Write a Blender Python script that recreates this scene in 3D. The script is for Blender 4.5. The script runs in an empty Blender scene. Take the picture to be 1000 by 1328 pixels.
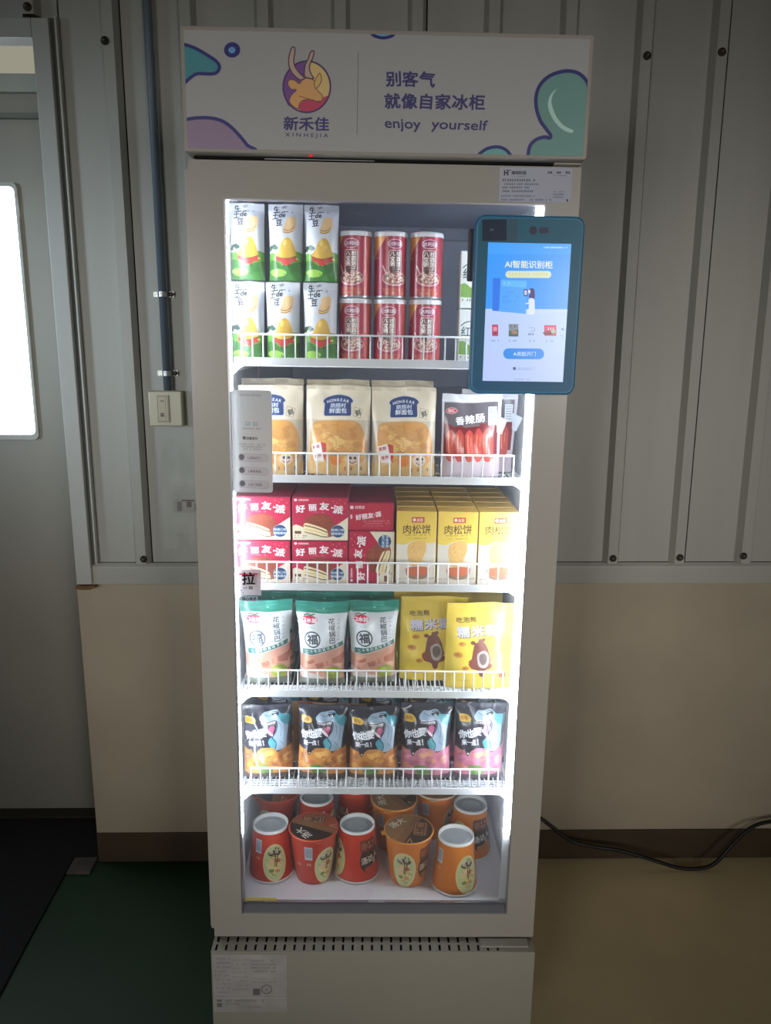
import bpy, bmesh, math, random
import numpy as np
from mathutils import Matrix, Vector
random.seed(7)
S = bpy.context.scene
COL = S.collection
PI = math.pi

# ------------------------------------------------------------------ camera
TAU = 0.0124                                   # the refrigerator leans a hair to its right
cam_d = bpy.data.cameras.new('camera'); cam = bpy.data.objects.new('camera', cam_d); COL.objects.link(cam)
def cam_matrix(loc, yaw, pitch, roll):
    f = Vector((math.sin(yaw)*math.cos(pitch), math.cos(yaw)*math.cos(pitch), -math.sin(pitch)))
    r = Vector((math.cos(yaw), -math.sin(yaw), 0)); u = r.cross(f)
    c, s = math.cos(roll), math.sin(roll)
    r2 = r*c + u*s; u2 = u*c - r*s
    m = Matrix((r2, u2, -f)).transposed().to_4x4(); m.translation = loc
    return m
cam.matrix_world = cam_matrix(Vector((0.0004, -1.3368, 1.40)), 0.0163, 0.2117, 0.0035)
cam_d.sensor_fit = 'VERTICAL'; cam_d.sensor_height = 24.0; cam_d.lens = 24.0*1029.1/1328.0
cam_d.clip_start = 0.05
S.camera = cam

# ------------------------------------------------------------------ world, lights, exposure
w = bpy.data.worlds.new('world'); S.world = w; w.use_nodes = True
w.node_tree.nodes['Background'].inputs[0].default_value = (0.80, 0.88, 1.0, 1)
w.node_tree.nodes['Background'].inputs[1].default_value = 0.05
S.view_settings.view_transform = 'Standard'; S.view_settings.look = 'None'
S.view_settings.gamma = 1.0; S.view_settings.exposure = 0.0
try: S.view_settings.use_curve_mapping = False
except Exception: pass

LED_GLOW = 78.0          # refrigerator light strips
PANE_GLOW = 4.0          # daylit pane of the outer door
def area_light(name, loc, target, sx, sy, power, color, spread=180):
    d = bpy.data.lights.new(name, 'AREA'); d.shape = 'RECTANGLE'; d.size = sx; d.size_y = sy
    d.energy = power; d.color = color; d.spread = math.radians(spread)
    o = bpy.data.objects.new(name, d); COL.objects.link(o); o.location = loc
    v = Vector(target) - Vector(loc); o.rotation_euler = v.to_track_quat('-Z', 'Y').to_euler()
    return o
# daylight entering by the two windows of the wall behind the photographer, and by the glazed door on the left
area_light('window_daylight', (-1.9, -4.30, 1.45), (0.0, 0.4, 0.98), 1.3, 1.1, 3.0, (1.0, 0.975, 0.94), 34)
area_light('window_daylight', (1.9, -4.30, 1.45), (0.25, 0.4, 0.98), 1.3, 1.1, 2.6, (1.0, 0.965, 0.91), 34)
area_light('side_fill_light', (-3.10, -0.90, 1.62), (-0.98, 0.70, 1.46), 0.6, 0.6, 1.9, (0.66, 0.84, 1.0), 24)  # added lamp, no window there; imitates bluish glare on wall and door
area_light('door_daylight', (-1.10, 0.80, 1.48), (-0.75, 0.0, 1.35), 0.40, 0.60, 1.2, (0.78, 0.88, 1.0), 180)

# ------------------------------------------------------------------ materials
def lin(c):
    return tuple(((x/255.0)/12.92 if x/255.0 <= .04045 else ((x/255.0+.055)/1.055)**2.4) for x in c)
MATS = {}
def mat(name, rgb, rough=.5, metal=0, noise=0, nscale=8, emit=None, bump=0, bscale=60, coat=0, spec=.5, stretch=None):
    if name in MATS: return MATS[name]
    m = bpy.data.materials.new(name); m.use_nodes = True; nt = m.node_tree; b = nt.nodes['Principled BSDF']
    c = lin(rgb) + (1,)
    b.inputs['Base Color'].default_value = c; b.inputs['Roughness'].default_value = rough
    b.inputs['Metallic'].default_value = metal; b.inputs['Specular IOR Level'].default_value = spec
    if coat: b.inputs['Coat Weight'].default_value = coat; b.inputs['Coat Roughness'].default_value = .12
    if emit: b.inputs['Emission Color'].default_value = c; b.inputs['Emission Strength'].default_value = emit
    tc = nt.nodes.new('ShaderNodeTexCoord'); mp = nt.nodes.new('ShaderNodeMapping')
    nt.links.new(tc.outputs['Object'], mp.inputs[0])
    if stretch: mp.inputs['Scale'].default_value = stretch
    if noise:
        n = nt.nodes.new('ShaderNodeTexNoise'); n.inputs['Scale'].default_value = nscale; n.inputs['Detail'].default_value = 6
        nt.links.new(mp.outputs[0], n.inputs['Vector'])
        r = nt.nodes.new('ShaderNodeMapRange'); r.inputs['From Min'].default_value = .3; r.inputs['From Max'].default_value = .7
        r.inputs['To Min'].default_value = 1-noise; r.inputs['To Max'].default_value = 1+noise*.4
        nt.links.new(n.outputs['Fac'], r.inputs['Value'])
        mx = nt.nodes.new('ShaderNodeMix'); mx.data_type = 'RGBA'; mx.blend_type = 'MULTIPLY'; mx.inputs['Factor'].default_value = 1
        mx.inputs['A'].default_value = c; nt.links.new(r.outputs[0], mx.inputs['B']); nt.links.new(mx.outputs['Result'], b.inputs['Base Color'])
    if bump:
        n2 = nt.nodes.new('ShaderNodeTexNoise'); n2.inputs['Scale'].default_value = bscale; n2.inputs['Detail'].default_value = 4
        nt.links.new(mp.outputs[0], n2.inputs['Vector'])
        bp = nt.nodes.new('ShaderNodeBump'); bp.inputs['Strength'].default_value = bump; bp.inputs['Distance'].default_value = .004
        nt.links.new(n2.outputs['Fac'], bp.inputs['Height']); nt.links.new(bp.outputs[0], b.inputs['Normal'])
    MATS[name] = m; return m
def glow(name, rgb, strength):
    m = bpy.data.materials.new(name); m.use_nodes = True; nt = m.node_tree; nt.nodes.clear()
    e = nt.nodes.new('ShaderNodeEmission'); o = nt.nodes.new('ShaderNodeOutputMaterial')
    e.inputs[0].default_value = lin(rgb)+(1,); e.inputs[1].default_value = strength; nt.links.new(e.outputs[0], o.inputs[0]); return m
def glass(name, tint=(.96,.98,.98), refl=.6, rough=.01, haze=0.0):
    m = bpy.data.materials.new(name); m.use_nodes = True; nt = m.node_tree; nt.nodes.clear()
    t = nt.nodes.new('ShaderNodeBsdfTransparent'); t.inputs[0].default_value = tint+(1,)
    g = nt.nodes.new('ShaderNodeBsdfGlossy'); g.inputs['Roughness'].default_value = rough
    f = nt.nodes.new('ShaderNodeFresnel'); f.inputs[0].default_value = 1.45
    k = nt.nodes.new('ShaderNodeMath'); k.operation = 'MULTIPLY'; k.inputs[1].default_value = refl
    mx = nt.nodes.new('ShaderNodeMixShader'); o = nt.nodes.new('ShaderNodeOutputMaterial')
    if haze:                                        # pale diffuse film added to imitate the veiling haze of reflected light
        d = nt.nodes.new('ShaderNodeBsdfDiffuse'); d.inputs[0].default_value = (.8, .8, .8, 1)
        tl = nt.nodes.new('ShaderNodeBsdfTranslucent'); tl.inputs[0].default_value = (.8, .8, .8, 1)
        ad = nt.nodes.new('ShaderNodeMixShader'); ad.inputs[0].default_value = .5
        nt.links.new(d.outputs[0], ad.inputs[1]); nt.links.new(tl.outputs[0], ad.inputs[2])
        m2 = nt.nodes.new('ShaderNodeMixShader'); m2.inputs[0].default_value = haze
        nt.links.new(t.outputs[0], m2.inputs[1]); nt.links.new(ad.outputs[0], m2.inputs[2]); t = m2
    nt.links.new(f.outputs[0], k.inputs[0]); nt.links.new(k.outputs[0], mx.inputs[0])
    nt.links.new(t.outputs[0], mx.inputs[1]); nt.links.new(g.outputs[0], mx.inputs[2]); nt.links.new(mx.outputs[0], o.inputs[0])
    return m

# ------------------------------------------------------------------ printed artwork, drawn in memory
GLY = {}
def glyphs(txt, bold=0.0):
    k = (txt, bold)
    if k not in GLY:
        cu = bpy.data.curves.new('t', 'FONT'); cu.body = txt; cu.size = 1; cu.resolution_u = 3
        o = bpy.data.objects.new('t', cu); COL.objects.link(o)
        dg = bpy.context.evaluated_depsgraph_get(); me = bpy.data.meshes.new_from_object(o.evaluated_get(dg), depsgraph=dg)
        me.calc_loop_triangles()
        v = np.array([p.co[:2] for p in me.vertices]) if len(me.vertices) else np.zeros((1, 2))
        t = np.array([lt.vertices[:] for lt in me.loop_triangles]) if len(me.vertices) else np.zeros((0, 3), int)
        GLY[k] = (v, t)
        bpy.data.objects.remove(o); bpy.data.curves.remove(cu); bpy.data.meshes.remove(me)
    return GLY[k]
def crv(pts, closed=False, n=8):
    p = [np.array(q, float) for q in pts]; out = []
    N = len(p); rng = range(N) if closed else range(N-1)
    for i in rng:
        if closed: a, b, c, d = p[(i-1) % N], p[i], p[(i+1) % N], p[(i+2) % N]
        else: a, b, c, d = p[max(i-1, 0)], p[i], p[i+1], p[min(i+2, N-1)]
        for j in range(n):
            t = j/n
            out.append(.5*((2*b)+(-a+c)*t+(2*a-5*b+4*c-d)*t*t+(-a+3*b-3*c+d)*t**3))
    if not closed: out.append(p[-1])
    return out
class Cv:
    """A small drawing canvas. Units: art coordinates (x right, y down) through the affine A. Colours are print colours."""
    def __init__(s, w, h, bg, box=None, A=None, white=None, quad=None, top=.84):
        s.w, s.h = w, h; s.white = white; s.top = top; s.H = None
        if quad is not None:                       # flatten art coordinates measured on a slanted print
            M = []; B = []
            for (x, y), (X, Y) in zip(quad, ((0, 0), (w, 0), (w, h), (0, h))):
                M += [[x, y, 1, 0, 0, 0, -X*x, -X*y], [0, 0, 0, x, y, 1, -Y*x, -Y*y]]; B += [X, Y]
            s.H = np.append(np.linalg.solve(np.array(M, float), np.array(B, float)), 1).reshape(3, 3)
            box = (0, 0, math.dist(quad[0], quad[1]), math.dist(quad[0], quad[3]))
        if A is None:
            x0, y0, x1, y1 = box or (0, 0, w, h)
            A = np.array([[w/(x1-x0), 0, -x0*w/(x1-x0)], [0, h/(y1-y0), -y0*h/(y1-y0)]])
        s.A = A; s.k = math.sqrt(abs(np.linalg.det(A[:, :2])))
        s.a = np.empty((h, w, 3)); s.a[:] = s.c(bg)
    def c(s, col):
        col = np.array(col, float)
        if s.white is not None:
            l = np.array(lin(col))/np.array(lin(s.white))*s.top
            l = np.clip(l, .004, .92); col = 255*np.where(l <= .0031308, l*12.92, 1.055*l**(1/2.4)-.055)
        return col/255
    def P(s, pts):
        p = np.array(pts, float)
        if s.H is not None:
            q = np.c_[p, np.ones(len(p))] @ s.H.T; return q[:, :2]/q[:, 2:3]
        return p @ s.A[:, :2].T + s.A[:, 2]
    def _bb(s, p, m=2):
        x0 = max(0, int(p[:, 0].min())-m); x1 = min(s.w, int(p[:, 0].max())+m+1)
        y0 = max(0, int(p[:, 1].min())-m); y1 = min(s.h, int(p[:, 1].max())+m+1)
        return (x0, y0, x1, y1) if x1 > x0 and y1 > y0 else None
    def _put(s, bb, m, col, al=1):
        x0, y0, x1, y1 = bb; m = (m*al)[..., None]
        s.a[y0:y1, x0:x1] = s.a[y0:y1, x0:x1]*(1-m)+s.c(col)*m
    def grad(s, c0, c1, y0=0., y1=1., x=False):
        n = s.w if x else s.h; t = np.clip((np.linspace(0, 1, n)-y0)/(y1-y0), 0, 1)
        g = s.c(c0)*(1-t[:, None])+s.c(c1)*t[:, None]
        s.a[:] = g[None, :, :] if x else g[:, None, :]
    def tris(s, v, t, col, al=1, SS=3, fat=0.0):
        p = s.P(v); fat = int(round(fat*s.k*SS)); bb = s._bb(p, 2+fat//SS)
        if bb is None: return
        x0, y0, x1, y1 = bb; W, H = (x1-x0)*SS, (y1-y0)*SS; m = np.zeros((H, W), bool); q = (p-[x0, y0])*SS
        for a, b, c in t:
            A, B, C = q[a], q[b], q[c]
            ax, bx = max(0, int(min(A[0], B[0], C[0]))), min(W, int(max(A[0], B[0], C[0]))+2)
            ay, by = max(0, int(min(A[1], B[1], C[1]))), min(H, int(max(A[1], B[1], C[1]))+2)
            if ax >= bx or ay >= by: continue
            X = np.arange(ax, bx)+.5; Y = (np.arange(ay, by)+.5)[:, None]
            e0 = (B[0]-A[0])*(Y-A[1])-(B[1]-A[1])*(X-A[0]); e1 = (C[0]-B[0])*(Y-B[1])-(C[1]-B[1])*(X-B[0]); e2 = (A[0]-C[0])*(Y-C[1])-(A[1]-C[1])*(X-C[0])
            m[ay:by, ax:bx] |= ((e0 >= 0) & (e1 >= 0) & (e2 >= 0)) | ((e0 <= 0) & (e1 <= 0) & (e2 <= 0))
        for ax_ in (0, 1):
            q0 = m.copy()
            for d in range(1, fat+1):
                if ax_: m[:, d:] |= q0[:, :-d]; m[:, :-d] |= q0[:, d:]
                else: m[d:] |= q0[:-d]; m[:-d] |= q0[d:]
        s._put(bb, m.reshape(y1-y0, SS, x1-x0, SS).mean((1, 3)), col, al)
    def text(s, txt, x, y, size, col, bold=.012, rot=0, sx=1, anchor='c', vert=False, sp=1.05, shear=0, al=1):
        """x, y: centre (or left end) of the text; size: cap/character height in art units"""
        if vert:
            for i, ch in enumerate(txt): s.text(ch, x, y+(i-(len(txt)-1)/2)*size*sp, size, col, bold, rot, sx, 'c', al=al)
            return
        v, t = glyphs(txt)
        if not len(t): return
        lo, hi = v.min(0), v.max(0); cjk = any(ord(c) > 255 for c in txt)
        k = size/(0.92 if cjk else .72)
        q = v.copy(); q[:, 0] -= (lo[0]+hi[0])/2 if anchor == 'c' else lo[0]; q[:, 1] -= .38 if cjk else .36
        q[:, 0] += q[:, 1]*shear; q[:, 0] *= sx; q *= k; q[:, 1] *= -1
        c_, s_ = math.cos(math.radians(rot)), math.sin(math.radians(rot))
        q = np.stack([q[:, 0]*c_-q[:, 1]*s_+x, q[:, 0]*s_+q[:, 1]*c_+y], 1)
        s.tris(q, t, col, al, fat=bold*k*.72)
    def poly(s, pts, col, al=1, SS=2):
        p = s.P(pts); bb = s._bb(p)
        if bb is None: return
        x0, y0, x1, y1 = bb; q = (p-[x0, y0])*SS; W, H = (x1-x0)*SS, (y1-y0)*SS
        m = np.zeros((H, W), bool); X = np.arange(W)+.5
        for i in range(len(q)):
            a, b = q[i], q[(i+1) % len(q)]
            if a[1] == b[1]: continue
            lo, hi = (a, b) if a[1] < b[1] else (b, a)
            r0, r1 = max(0, int(math.ceil(lo[1]-.5))), min(H, int(math.ceil(hi[1]-.5)))
            if r1 <= r0: continue
            yy = np.arange(r0, r1)+.5; xi = lo[0]+(yy-lo[1])/(hi[1]-lo[1])*(hi[0]-lo[0])
            m[r0:r1] ^= X[None, :] > xi[:, None]
        s._put(bb, m.reshape(y1-y0, SS, x1-x0, SS).mean((1, 3)), col, al)
    def line(s, pts, width, col, al=1):
        p = s.P(pts); w = width*s.k; bb = s._bb(p, int(w)+2)
        if bb is None: return
        x0, y0, x1, y1 = bb; X = np.arange(x0, x1)+.5; Y = (np.arange(y0, y1)+.5)[:, None]; d = np.full((y1-y0, x1-x0), 1e9)
        for a, b in zip(p[:-1], p[1:]):
            e = b-a; L = max(e@e, 1e-9); t = np.clip(((X-a[0])*e[0]+(Y-a[1])*e[1])/L, 0, 1)
            d = np.minimum(d, np.hypot(X-a[0]-t*e[0], Y-a[1]-t*e[1]))
        s._put(bb, np.clip(w/2-d+.5, 0, 1), col, al)
    def ell(s, x, y, rx, ry, col, rot=0, al=1):
        r = math.radians(rot)
        s.poly([(x+rx*math.cos(a)*math.cos(r)-ry*math.sin(a)*math.sin(r), y+rx*math.cos(a)*math.sin(r)+ry*math.sin(a)*math.cos(r)) for a in np.linspace(0, 2*PI, 40)[:-1]], col, al)
    def rect(s, x0, y0, x1, y1, col, r=0, al=1):
        if r <= 0: s.poly([(x0, y0), (x1, y0), (x1, y1), (x0, y1)], col, al); return
        pts = []
        for cx, cy, a0 in ((x1-r, y0+r, -90), (x1-r, y1-r, 0), (x0+r, y1-r, 90), (x0+r, y0+r, 180)):
            for j in range(7):
                a = math.radians(a0+15*j); pts.append((cx+r*math.cos(a), cy+r*math.sin(a)))
        s.poly(pts, col, al)
    def specks(s, x0, y0, x1, y1, h, col, seed=1, dens=.8, al=1):
        """a line of print too fine to read in the photograph"""
        rr = random.Random(seed); x = x0
        while x < x1-h*.5:
            wd = h*rr.uniform(.55, .9)
            if rr.random() < dens:
                s.line([(x, y0+h*rr.uniform(.1, .5)), (x+wd*.8, y0+h*rr.uniform(.1, .5))], h*.22, col, al)
                s.line([(x+wd*rr.uniform(.2, .7), y0), (x+wd*rr.uniform(.2, .7), y0+h)], h*.2, col, al)
                s.line([(x, y0+h*.85), (x+wd*.75, y0+h*.8)], h*.18, col, al)
            x += h*1.05
    def blotch(s, amp=.04, n=9, seed=3):
        rr = np.random.RandomState(seed); g = rr.rand(n, n)
        yi = np.linspace(0, n-1.001, s.h); xi = np.linspace(0, n-1.001, s.w); y0 = yi.astype(int); x0 = xi.astype(int)
        fy = (yi-y0)[:, None]; fx = xi-x0
        v = (g[y0][:, x0]*(1-fy)*(1-fx)+g[y0+1][:, x0]*fy*(1-fx)+g[y0][:, x0+1]*(1-fy)*fx+g[y0+1][:, x0+1]*fy*fx)
        s.a *= (1+(v-.5)[..., None]*2*amp)
    def mat(s, name, rough=.4, coat=0, emit=None, metal=0, spec=.5, film=0.0):
        im = bpy.data.images.new(name, s.w, s.h, alpha=False)
        px = np.ones((s.h, s.w, 4), np.float32); px[..., :3] = np.clip(s.a, 0, 1)[::-1]
        im.pixels.foreach_set(px.ravel()); im.update(); im.pack()
        m = bpy.data.materials.new(name); m.use_nodes = True; nt = m.node_tree; b = nt.nodes['Principled BSDF']
        t = nt.nodes.new('ShaderNodeTexImage'); t.image = im; t.extension = 'EXTEND'
        nt.links.new(t.outputs[0], b.inputs['Base Color'])
        b.inputs['Roughness'].default_value = rough; b.inputs['Metallic'].default_value = metal; b.inputs['Specular IOR Level'].default_value = spec
        if coat: b.inputs['Coat Weight'].default_value = coat; b.inputs['Coat Roughness'].default_value = .15
        if emit:
            b.inputs['Base Color'].default_value = (.02, .02, .02, 1); nt.links.remove(b.inputs['Base Color'].links[0])
            nt.links.new(t.outputs[0], b.inputs['Emission Color']); b.inputs['Emission Strength'].default_value = emit
        if film:                                     # printed on thin film that lets light through from behind
            tl = nt.nodes.new('ShaderNodeBsdfTranslucent'); nt.links.new(t.outputs[0], tl.inputs[0])
            mx = nt.nodes.new('ShaderNodeMixShader'); mx.inputs[0].default_value = film; out = nt.nodes['Material Output']
            nt.links.new(b.outputs[0], mx.inputs[1]); nt.links.new(tl.outputs[0], mx.inputs[2]); nt.links.new(mx.outputs[0], out.inputs[0])
        MATS[name] = m; return m

# ------------------------------------------------------------------ mesh builder
class MB:
    def __init__(s): s.v = []; s.f = []; s.uv = []; s.mi = []; s.sm = []
    def face(s, idx, m=0, uv=None, smooth=False):
        s.f.append(tuple(idx)); s.mi.append(m); s.sm.append(smooth); s.uv.append(uv or [(0, 0)]*len(idx))
    def box(s, x0, x1, y0, y1, z0, z1, m=0, front=None, top=None):
        n = len(s.v); s.v += [(x, y, z) for z in (z0, z1) for y in (y0, y1) for x in (x0, x1)]
        F = [(0, 1, 5, 4), (1, 3, 7, 5), (3, 2, 6, 7), (2, 0, 4, 6), (4, 5, 7, 6), (2, 3, 1, 0)]
        for k, q in enumerate(F):
            mm = front if (k == 0 and front is not None) else top if (k == 4 and top is not None) else m
            s.face([n+i for i in q], mm, [(0, 0), (1, 0), (1, 1), (0, 1)])
        return s
    def prism(s, pts, a0, a1, axis='y', m=0, smooth=False):
        """pts: closed polygon; extruded along the axis"""
        n = len(s.v); N = len(pts); area = sum(pts[i][0]*pts[(i+1) % N][1]-pts[(i+1) % N][0]*pts[i][1] for i in range(N))
        if (area < 0) != (axis == 'y'): pts = pts[::-1]
        for a in (a0, a1):
            for p, q in pts: s.v.append({'y': (p, a, q), 'x': (a, p, q), 'z': (p, q, a)}[axis])
        for i in range(N):
            j = (i+1) % N; s.face([n+i, n+j, n+N+j, n+N+i], m, smooth=smooth)
        s.face([n+i for i in range(N)][::-1], m); s.face([n+N+i for i in range(N)], m)
        return s
    def lathe(s, prof, seg=40, m=0, c=(0, 0, 0), cap0=False, cap1=False, smooth=True, v01=(0, 1)):
        n = len(s.v); K = len(prof); L = [0]
        for a, b in zip(prof[:-1], prof[1:]): L.append(L[-1]+math.hypot(b[0]-a[0], b[1]-a[1]))
        for i in range(seg+1):
            t = 2*PI*(i/seg-.5); dx, dy = math.sin(t), -math.cos(t)
            for r, z in prof: s.v.append((c[0]+r*dx, c[1]+r*dy, c[2]+z))
        vv = [v01[0]+(v01[1]-v01[0])*l/max(L[-1], 1e-9) for l in L]
        for i in range(seg):
            for k in range(K-1):
                a = n+i*K+k; b = n+(i+1)*K+k
                s.face([a, b, b+1, a+1], m, [(i/seg, vv[k]), ((i+1)/seg, vv[k]), ((i+1)/seg, vv[k+1]), (i/seg, vv[k+1])], smooth)
        if cap0: s.face([n+i*K for i in range(seg)][::-1], m, [(.5+.5*math.sin(2*PI*(i/seg-.5)), .5-.5*math.cos(2*PI*(i/seg-.5))) for i in range(seg)][::-1])
        if cap1: s.face([n+i*K+K-1 for i in range(seg)], m, [(.5+.5*math.sin(2*PI*(i/seg-.5)), .5-.5*math.cos(2*PI*(i/seg-.5))) for i in range(seg)])
        return s
    def tube(s, pts, r, seg=8, m=0, caps=True):
        P = [Vector(p) for p in pts]; n = len(s.v); up = Vector((0, 0, 1)); N = len(P)
        for i, p in enumerate(P):
            d = (P[min(i+1, N-1)]-P[max(i-1, 0)]).normalized()
            a = d.cross(up if abs(d.z) < .9 else Vector((0, 1, 0))).normalized(); b = d.cross(a)
            for j in range(seg):
                t = 2*PI*j/seg; s.v.append(tuple(p+a*(r*math.cos(t))+b*(r*math.sin(t))))
        for i in range(N-1):
            for j in range(seg):
                k = (j+1) % seg; s.face([n+i*seg+j, n+(i+1)*seg+j, n+(i+1)*seg+k, n+i*seg+k], m, smooth=True)
        if caps:
            s.face([n+j for j in range(seg)], m); s.face([n+(N-1)*seg+j for j in range(seg)][::-1], m)
        return s
    def grid(s, fn, nu, nv, m=0, flip=False, uvf=None):
        n = len(s.v)
        for j in range(nv+1):
            for i in range(nu+1): s.v.append(tuple(fn(i/nu, j/nv)))
        uvf = uvf or (lambda u, v: (u, v))
        for j in range(nv):
            for i in range(nu):
                a = n+j*(nu+1)+i; q = [a, a+1, a+nu+2, a+nu+1]; uv = [uvf(i/nu, j/nv), uvf((i+1)/nu, j/nv), uvf((i+1)/nu, (j+1)/nv), uvf(i/nu, (j+1)/nv)]
                if flip: q = q[::-1]; uv = uv[::-1]
                s.face(q, m, uv, True)
        return s
    def build(s, name, mats, parent=None, bevel=0, bseg=2, weld=False):
        me = bpy.data.meshes.new(name); me.from_pydata(s.v, [], s.f)
        if not isinstance(mats, (list, tuple)): mats = [mats]
        for m_ in mats: me.materials.append(m_)
        me.polygons.foreach_set('material_index', s.mi); me.polygons.foreach_set('use_smooth', s.sm)
        ul = me.uv_layers.new(name='UVMap'); flat = [c for f in s.uv for p in f for c in p]
        ul.data.foreach_set('uv', flat)
        if bevel or weld:
            bm = bmesh.new(); bm.from_mesh(me)
            if weld: bmesh.ops.remove_doubles(bm, verts=bm.verts, dist=1e-5)
            if bevel:
                es = [e for e in bm.edges if len(e.link_faces) == 2 and e.calc_face_angle(0) > .6]
                bmesh.ops.bevel(bm, geom=es, offset=bevel, segments=bseg, affect='EDGES', profile=.5, clamp_overlap=True)
            bm.to_mesh(me); bm.free()
        me.validate()
        o = bpy.data.objects.new(name, me); COL.objects.link(o)
        if parent: o.parent = parent
        return o
def rrect(x0, x1, z0, z1, r, n=6):
    pts = []
    for cx, cz, a0 in ((x1-r, z1-r, 0), (x0+r, z1-r, 90), (x0+r, z0+r, 180), (x1-r, z0+r, 270)):
        for j in range(n+1):
            a = math.radians(a0+90*j/n); pts.append((cx+r*math.cos(a), cz+r*math.sin(a)))
    return pts
def tag(o, label=None, cat=None, group=None, kind=None):
    if label: o['label'] = label
    if cat: o['category'] = cat
    if group: o['group'] = group
    if kind: o['kind'] = kind
    return o
def empty(name, loc=(0, 0, 0), rz=0, ry=0, rx=0, fridge=False):
    o = bpy.data.objects.new(name, None); COL.objects.link(o); o.empty_display_size = .05
    m = Matrix.Translation(loc) @ Matrix.Rotation(rz, 4, 'Z') @ Matrix.Rotation(rx, 4, 'X') @ Matrix.Rotation(ry, 4, 'Y')
    o.matrix_world = (FT @ m) if fridge else m
    return o
FT = Matrix.Rotation(TAU, 4, 'Y')
def copy_tree(o, parent=None, fridge_loc=None, rz=0, ry=0, rx=0):
    c = o.copy(); COL.objects.link(c); c.parent = parent
    if fridge_loc is not None: c.matrix_world = FT @ Matrix.Translation(fridge_loc) @ Matrix.Rotation(rz, 4, 'Z') @ Matrix.Rotation(rx, 4, 'X') @ Matrix.Rotation(ry, 4, 'Y')
    for ch in list(o.children): copy_tree(ch, c)
    return c
def struct(mb, name, mats, parent=None, **k):
    o = mb.build(name, mats, parent, **k)
    if parent is None: o['kind'] = 'structure'
    return o

# ================================================================== THE ROOM
M_lowwall = mat('painted_plaster', (186, 173, 152), .75, noise=.20, nscale=2.2, bump=.25, bscale=25)
M_clad = mat('coated_steel', (176, 176, 168), .42, noise=.11, nscale=1.6, stretch=(6, 6, .5), spec=.4)
M_trim = mat('flashing', (172, 172, 164), .45, noise=.08, nscale=5)
M_dark = mat('dark_gap', (14, 13, 12), .9)
M_skirt = mat('skirting_paint', (76, 60, 42), .7, noise=.2, nscale=7)
M_green = mat('green_floor_paint', (18, 58, 32), .55, noise=.12, nscale=3)
M_ochre = mat('ochre_floor_paint', (232, 214, 170), .5, noise=.12, nscale=3)
M_mat = mat('black_rubber', (16, 17, 22), .8, noise=.2, nscale=40, bump=.5, bscale=200)
M_doorleaf = mat('door_paint', (158, 155, 144), .5, noise=.08, nscale=3)
M_jamb = mat('door_frame_paint', (182, 182, 176), .45, noise=.07, nscale=6)
M_ceiling = mat('ceiling_paint', (150, 148, 140), .8)
M_screw = mat('screw_metal', (96, 90, 80), .45, metal=.6, noise=.3, nscale=90)
M_rust = mat('rusty_edge', (120, 84, 52), .8, noise=.4, nscale=60)
WY = 0.6077
# floor: green paint on the left, ochre on the right, the joint runs under the refrigerator
fl = MB(); fl.box(-3.2, 0.0, -4.5, .845, -.06, 0, 0); fl.box(0.0, 3.2, -4.5, .845, -.06, 0, 1)
struct(fl, 'floor', [M_green, M_ochre])
struct(MB().box(-3.2, 3.2, -4.5, .9, 3.0, 3.06), 'ceiling', M_ceiling)
struct(MB().box(-3.26, -3.2, -4.5, .9, 0, 3.0), 'wall_left', M_lowwall)
struct(MB().box(3.2, 3.26, -4.5, .9, 0, 3.0), 'wall_right', M_lowwall)
# wall behind the photographer with two window openings
wf = MB()
for a, b, c, d in ((-3.2, -2.6, 0, 3), (-1.2, 1.2, 0, 3), (2.6, 3.2, 0, 3), (-2.6, -1.2, 0, .85), (-2.6, -1.2, 2.05, 3), (1.2, 2.6, 0, .85), (1.2, 2.6, 2.05, 3)):
    wf.box(a, b, -4.6, -4.5, c, d)
struct(wf, 'wall_front', M_lowwall)
# masonry wall behind the refrigerator, its left end is the reveal of the door opening
wb = MB(); wb.box(-.752, 3.2, WY, .90, 0, .80); wb.box(-.70, 3.2, WY+.03, .90, .80, 3.0); wb.box(-3.2, -.70, WY+.03, .70, 2.10, 3.0)
wall = struct(wb, 'wall_back', M_lowwall)
tr = MB(); tr.prism([(WY-.012, .797), (WY+.031, .797), (WY+.031, .852), (WY-.004, .852), (WY-.012, .843)], -.742, 3.19, 'x')
struct(tr, 'trim_1', M_trim, bevel=.002)
sk = MB().box(-.752, 3.19, WY-.006, WY-.0002, 0.0005, .088)
struct(sk, 'baseboard_back', M_skirt, bevel=.002)
# ribbed steel cladding, one object per sheet, ribs every 169 mm
ribs = [.605+.169*k for k in range(-8, 16)]
def sheet(x0, x1, z0, z1):
    f, r = WY-.002, WY-.024
    pts = [(x0, f)]
    for c in ribs:
        if x0+.02 < c and c+.014 < x1+.003:
            pts += [(c-.021, f), (c-.012, r), (c+.012, r), (min(c+.021, x1), f)]
    pts.append((x1, f))
    m = MB(); n = len(pts)
    for z in (z0, z1):
        m.v += [(x, y, z) for x, y in pts]
    for z in (z0, z1):
        m.v += [(x, y+.0012, z) for x, y in pts]
    for i in range(n-1):
        m.face([i, i+1, n+i+1, n+i]); m.face([2*n+i, 3*n+i, 3*n+i+1, 2*n+i+1]); m.face([i, 2*n+i, 2*n+i+1, i+1])
    m.face([0, n, 3*n, 2*n]); m.face([n-1, 3*n-1, 4*n-1, 2*n-1])
    return m
xs = [-.690, -.556, .120, .796, 1.472, 3.19]
for i, (a, b) in enumerate(zip(xs[:-1], xs[1:])):
    o = sheet(a+.0015, b-.0015, .8535, 3.0).build('metal_sheet', M_clad, wall)
sheet(-3.19, -.692, 2.092, 3.0).build('metal_sheet', M_clad, wall)
ds = MB(); 
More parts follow.
